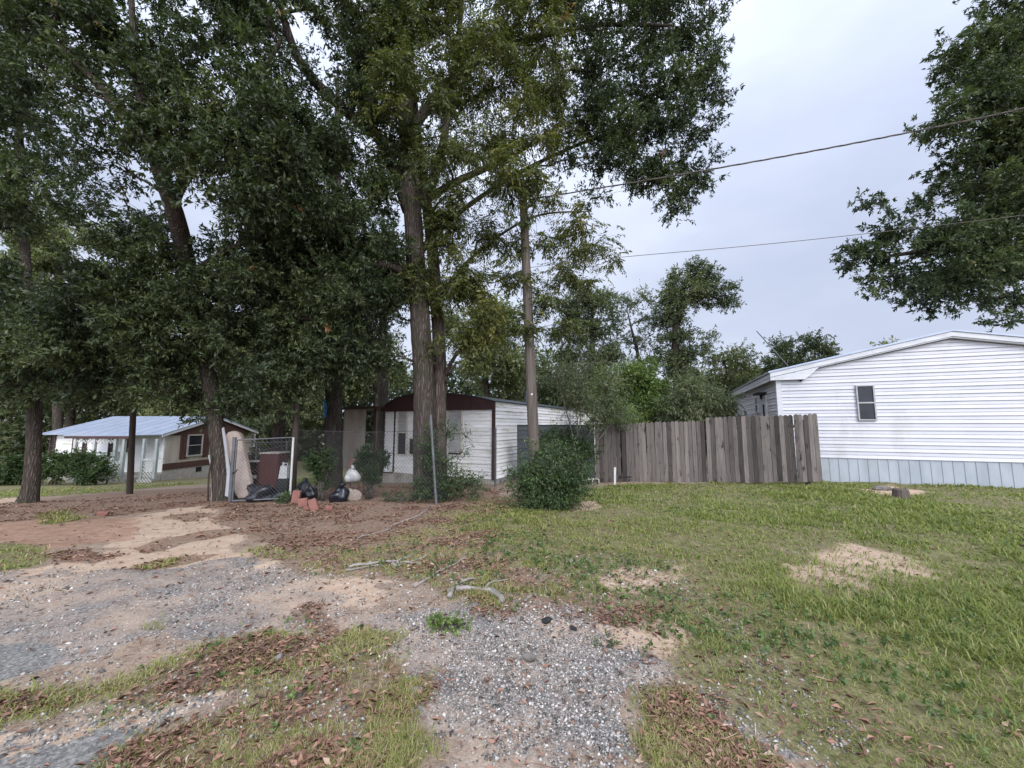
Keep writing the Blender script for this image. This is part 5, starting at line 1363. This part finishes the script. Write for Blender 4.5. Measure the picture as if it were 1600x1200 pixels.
# roots and fallen sticks
def stick(name, label, paths, cat, mt=M_ROOT):
    m = MB(); b = None
    for pts, r0, r1 in paths:
        L = []
        for i, (px, py) in enumerate(pts):
            g0 = G(px, py); g0.z = float(ground_z(g0.x, g0.y)); L.append(g0)
        n = len(L); F = []
        for i in range(n - 1):
            for j in range(4):
                p = L[i].lerp(L[i + 1], j / 4); p.z = float(ground_z(p.x, p.y)) + r0 * .6 + random.uniform(0, .012); p.x += random.uniform(-.008, .008); F.append(p)
        F.append(L[-1] + z * .005)
        b = b or F[0]
        m.tube(F, [r0 + (r1 - r0) * i / (len(F) - 1) for i in range(len(F))], 6, .12)
    return solo(m, name, mt, label, cat, b, smooth_=True)
stick('fallen_branch', 'long thin pale stick lying on the leaf litter before the thick oak', [([(672, 794), (655, 808), (640, 814), (610, 824)], .016, .013), ([(608, 828), (590, 834), (565, 840), (548, 846)], .014, .006)], 'stick')
stick('tree_root', 'knotted grey surface roots at the edge of the gravel, centre of the drive', [([(702, 938), (708, 922), (722, 912), (745, 906)], .022, .008), ([(712, 926), (735, 922), (765, 924), (785, 940)], .026, .018), ([(770, 922), (780, 930), (788, 938)], .02, .012), ([(752, 924), (765, 912), (795, 905)], .016, .007), ([(820, 940), (832, 928), (840, 934)], .012, .006), ([(704, 935), (699, 925), (720, 918)], .014, .006)], 'root')
stick('tree_root', 'thin branching grey roots further back on the leaf litter', [([(545, 890), (580, 884), (620, 880), (652, 866)], .018, .008), ([(612, 882), (622, 890), (628, 880), (660, 884)], .018, .007), ([(640, 880), (665, 872), (672, 864)], .012, .005), ([(648, 920), (690, 892), (715, 880), (730, 868)], .014, .006), ([(540, 896), (560, 893), (600, 886)], .012, .005)], 'root')
stick('fallen_branch', 'short pale twig on the bank behind the surface roots', [([(700, 858), (715, 848), (738, 840)], .009, .004), ([(715, 852), (735, 852)], .006, .003)], 'stick')
for i, (px, py, s_, lb) in enumerate(((853, 972, .036, 'black lump of asphalt at the top edge of the gravel'), (897, 985, .03, 'small black stone on the sand left of the sandy hollow'), (828, 1030, .045, 'flat grey stone in the middle of the gravel'), (650, 1088, .05, 'grey stone at the left edge of the gravel near the dry leaves'))):
    q = G(px, py); m = MB(); m.blob(q + z * s_ * .4, s_, s_ * .8, s_ * .6, 30 + i, .3, 10, 7); solo(m, 'loose_stone', M_ROCK if i > 1 else M_BLACK, lb, 'stone', q, 'loose stones on the drive')

print('leaves', N_LEAVES[0])

# ------------------------------------------------------------------ sky, sun, camera
w = bpy.data.worlds.new('World'); scene.world = w; w.use_nodes = True
nt = w.node_tree
for n in list(nt.nodes): nt.nodes.remove(n)
out = nt.nodes.new('ShaderNodeOutputWorld'); bg = nt.nodes.new('ShaderNodeBackground'); nt.links.new(bg.outputs[0], out.inputs[0])
SUN_EL, SUN_AZ = R(35), R(162)       # hidden behind the cloud, behind the camera
sky = nt.nodes.new('ShaderNodeTexSky'); sky.sky_type = 'NISHITA'; sky.sun_disc = False
sky.sun_elevation = SUN_EL; sky.sun_rotation = SUN_AZ; sky.dust_density = 2.0
tc = nt.nodes.new('ShaderNodeTexCoord')
sx = nt.nodes.new('ShaderNodeSeparateXYZ'); nt.links.new(tc.outputs['Generated'], sx.inputs[0])
mp = nt.nodes.new('ShaderNodeMapping'); mp.inputs['Scale'].default_value = (1, 1, 2.2); nt.links.new(tc.outputs['Generated'], mp.inputs[0])
cn = nt.nodes.new('ShaderNodeTexNoise'); cn.inputs['Scale'].default_value = 2.2; cn.inputs['Detail'].default_value = 5; cn.inputs['Roughness'].default_value = .5
nt.links.new(mp.outputs[0], cn.inputs[0])
cloud = ramp(nt, cn.outputs[0], [(.30, (4.4, 4.9, 6.35)), (.45, (4.9, 5.4, 6.8)), (.56, (5.5, 6.0, 7.3)), (.68, (6.2, 6.65, 7.8))])
# overcast brightens towards the zenith and towards the veiled sun behind the camera
el = math_(nt, 'MULTIPLY_ADD', math_(nt, 'POWER', math_(nt, 'MAXIMUM', sx.outputs[2], 0.0), 3.0), 1.5, .98)
bk = math_(nt, 'MULTIPLY', math_(nt, 'MAXIMUM', math_(nt, 'MULTIPLY', sx.outputs[1], -1.0), 0.0), 2.5)
br = math_(nt, 'ADD', el, bk)
cb = nt.nodes.new('ShaderNodeVectorMath'); cb.operation = 'SCALE'; nt.links.new(cloud, cb.inputs[0]); nt.links.new(br, cb.inputs[3])
nt.links.new(mixc(nt, .92, sky.outputs[0], cb.outputs[0]), bg.inputs[0])
bg.inputs[1].default_value = .10

sl_ = bpy.data.lights.new('sun', 'SUN'); sl_.energy = 1.5; sl_.angle = R(25); sl_.color = (1, .97, .92)
so = bpy.data.objects.new('sun', sl_); COL.objects.link(so)
so.rotation_euler = (R(90) - SUN_EL, 0, math.pi - SUN_AZ + 0)
so.rotation_euler = Vector((math.sin(SUN_AZ) * math.cos(SUN_EL), math.cos(SUN_AZ) * math.cos(SUN_EL), math.sin(SUN_EL))).to_track_quat('Z', 'Y').to_euler()

cam = bpy.data.cameras.new('camera'); cam.sensor_width = 36; cam.lens = 36 * F_PX / 1600; cam.clip_end = 3000; cam.clip_start = .05
co = bpy.data.objects.new('camera', cam); COL.objects.link(co)
co.location = (0, 0, CAM_H); co.rotation_euler = (R(90) + PITCH, 0, 0)
scene.camera = co
scene.view_settings.view_transform = 'Standard'; scene.view_settings.look = 'None'
scene.view_settings.exposure = 0.45; scene.view_settings.gamma = 1
scene.render.engine = 'CYCLES'
cy = scene.cycles
cy.max_bounces = 4; cy.diffuse_bounces = 2; cy.glossy_bounces = 2; cy.transmission_bounces = 3; cy.transparent_max_bounces = 4
cy.use_denoising = True
cy.sample_clamp_indirect = 4
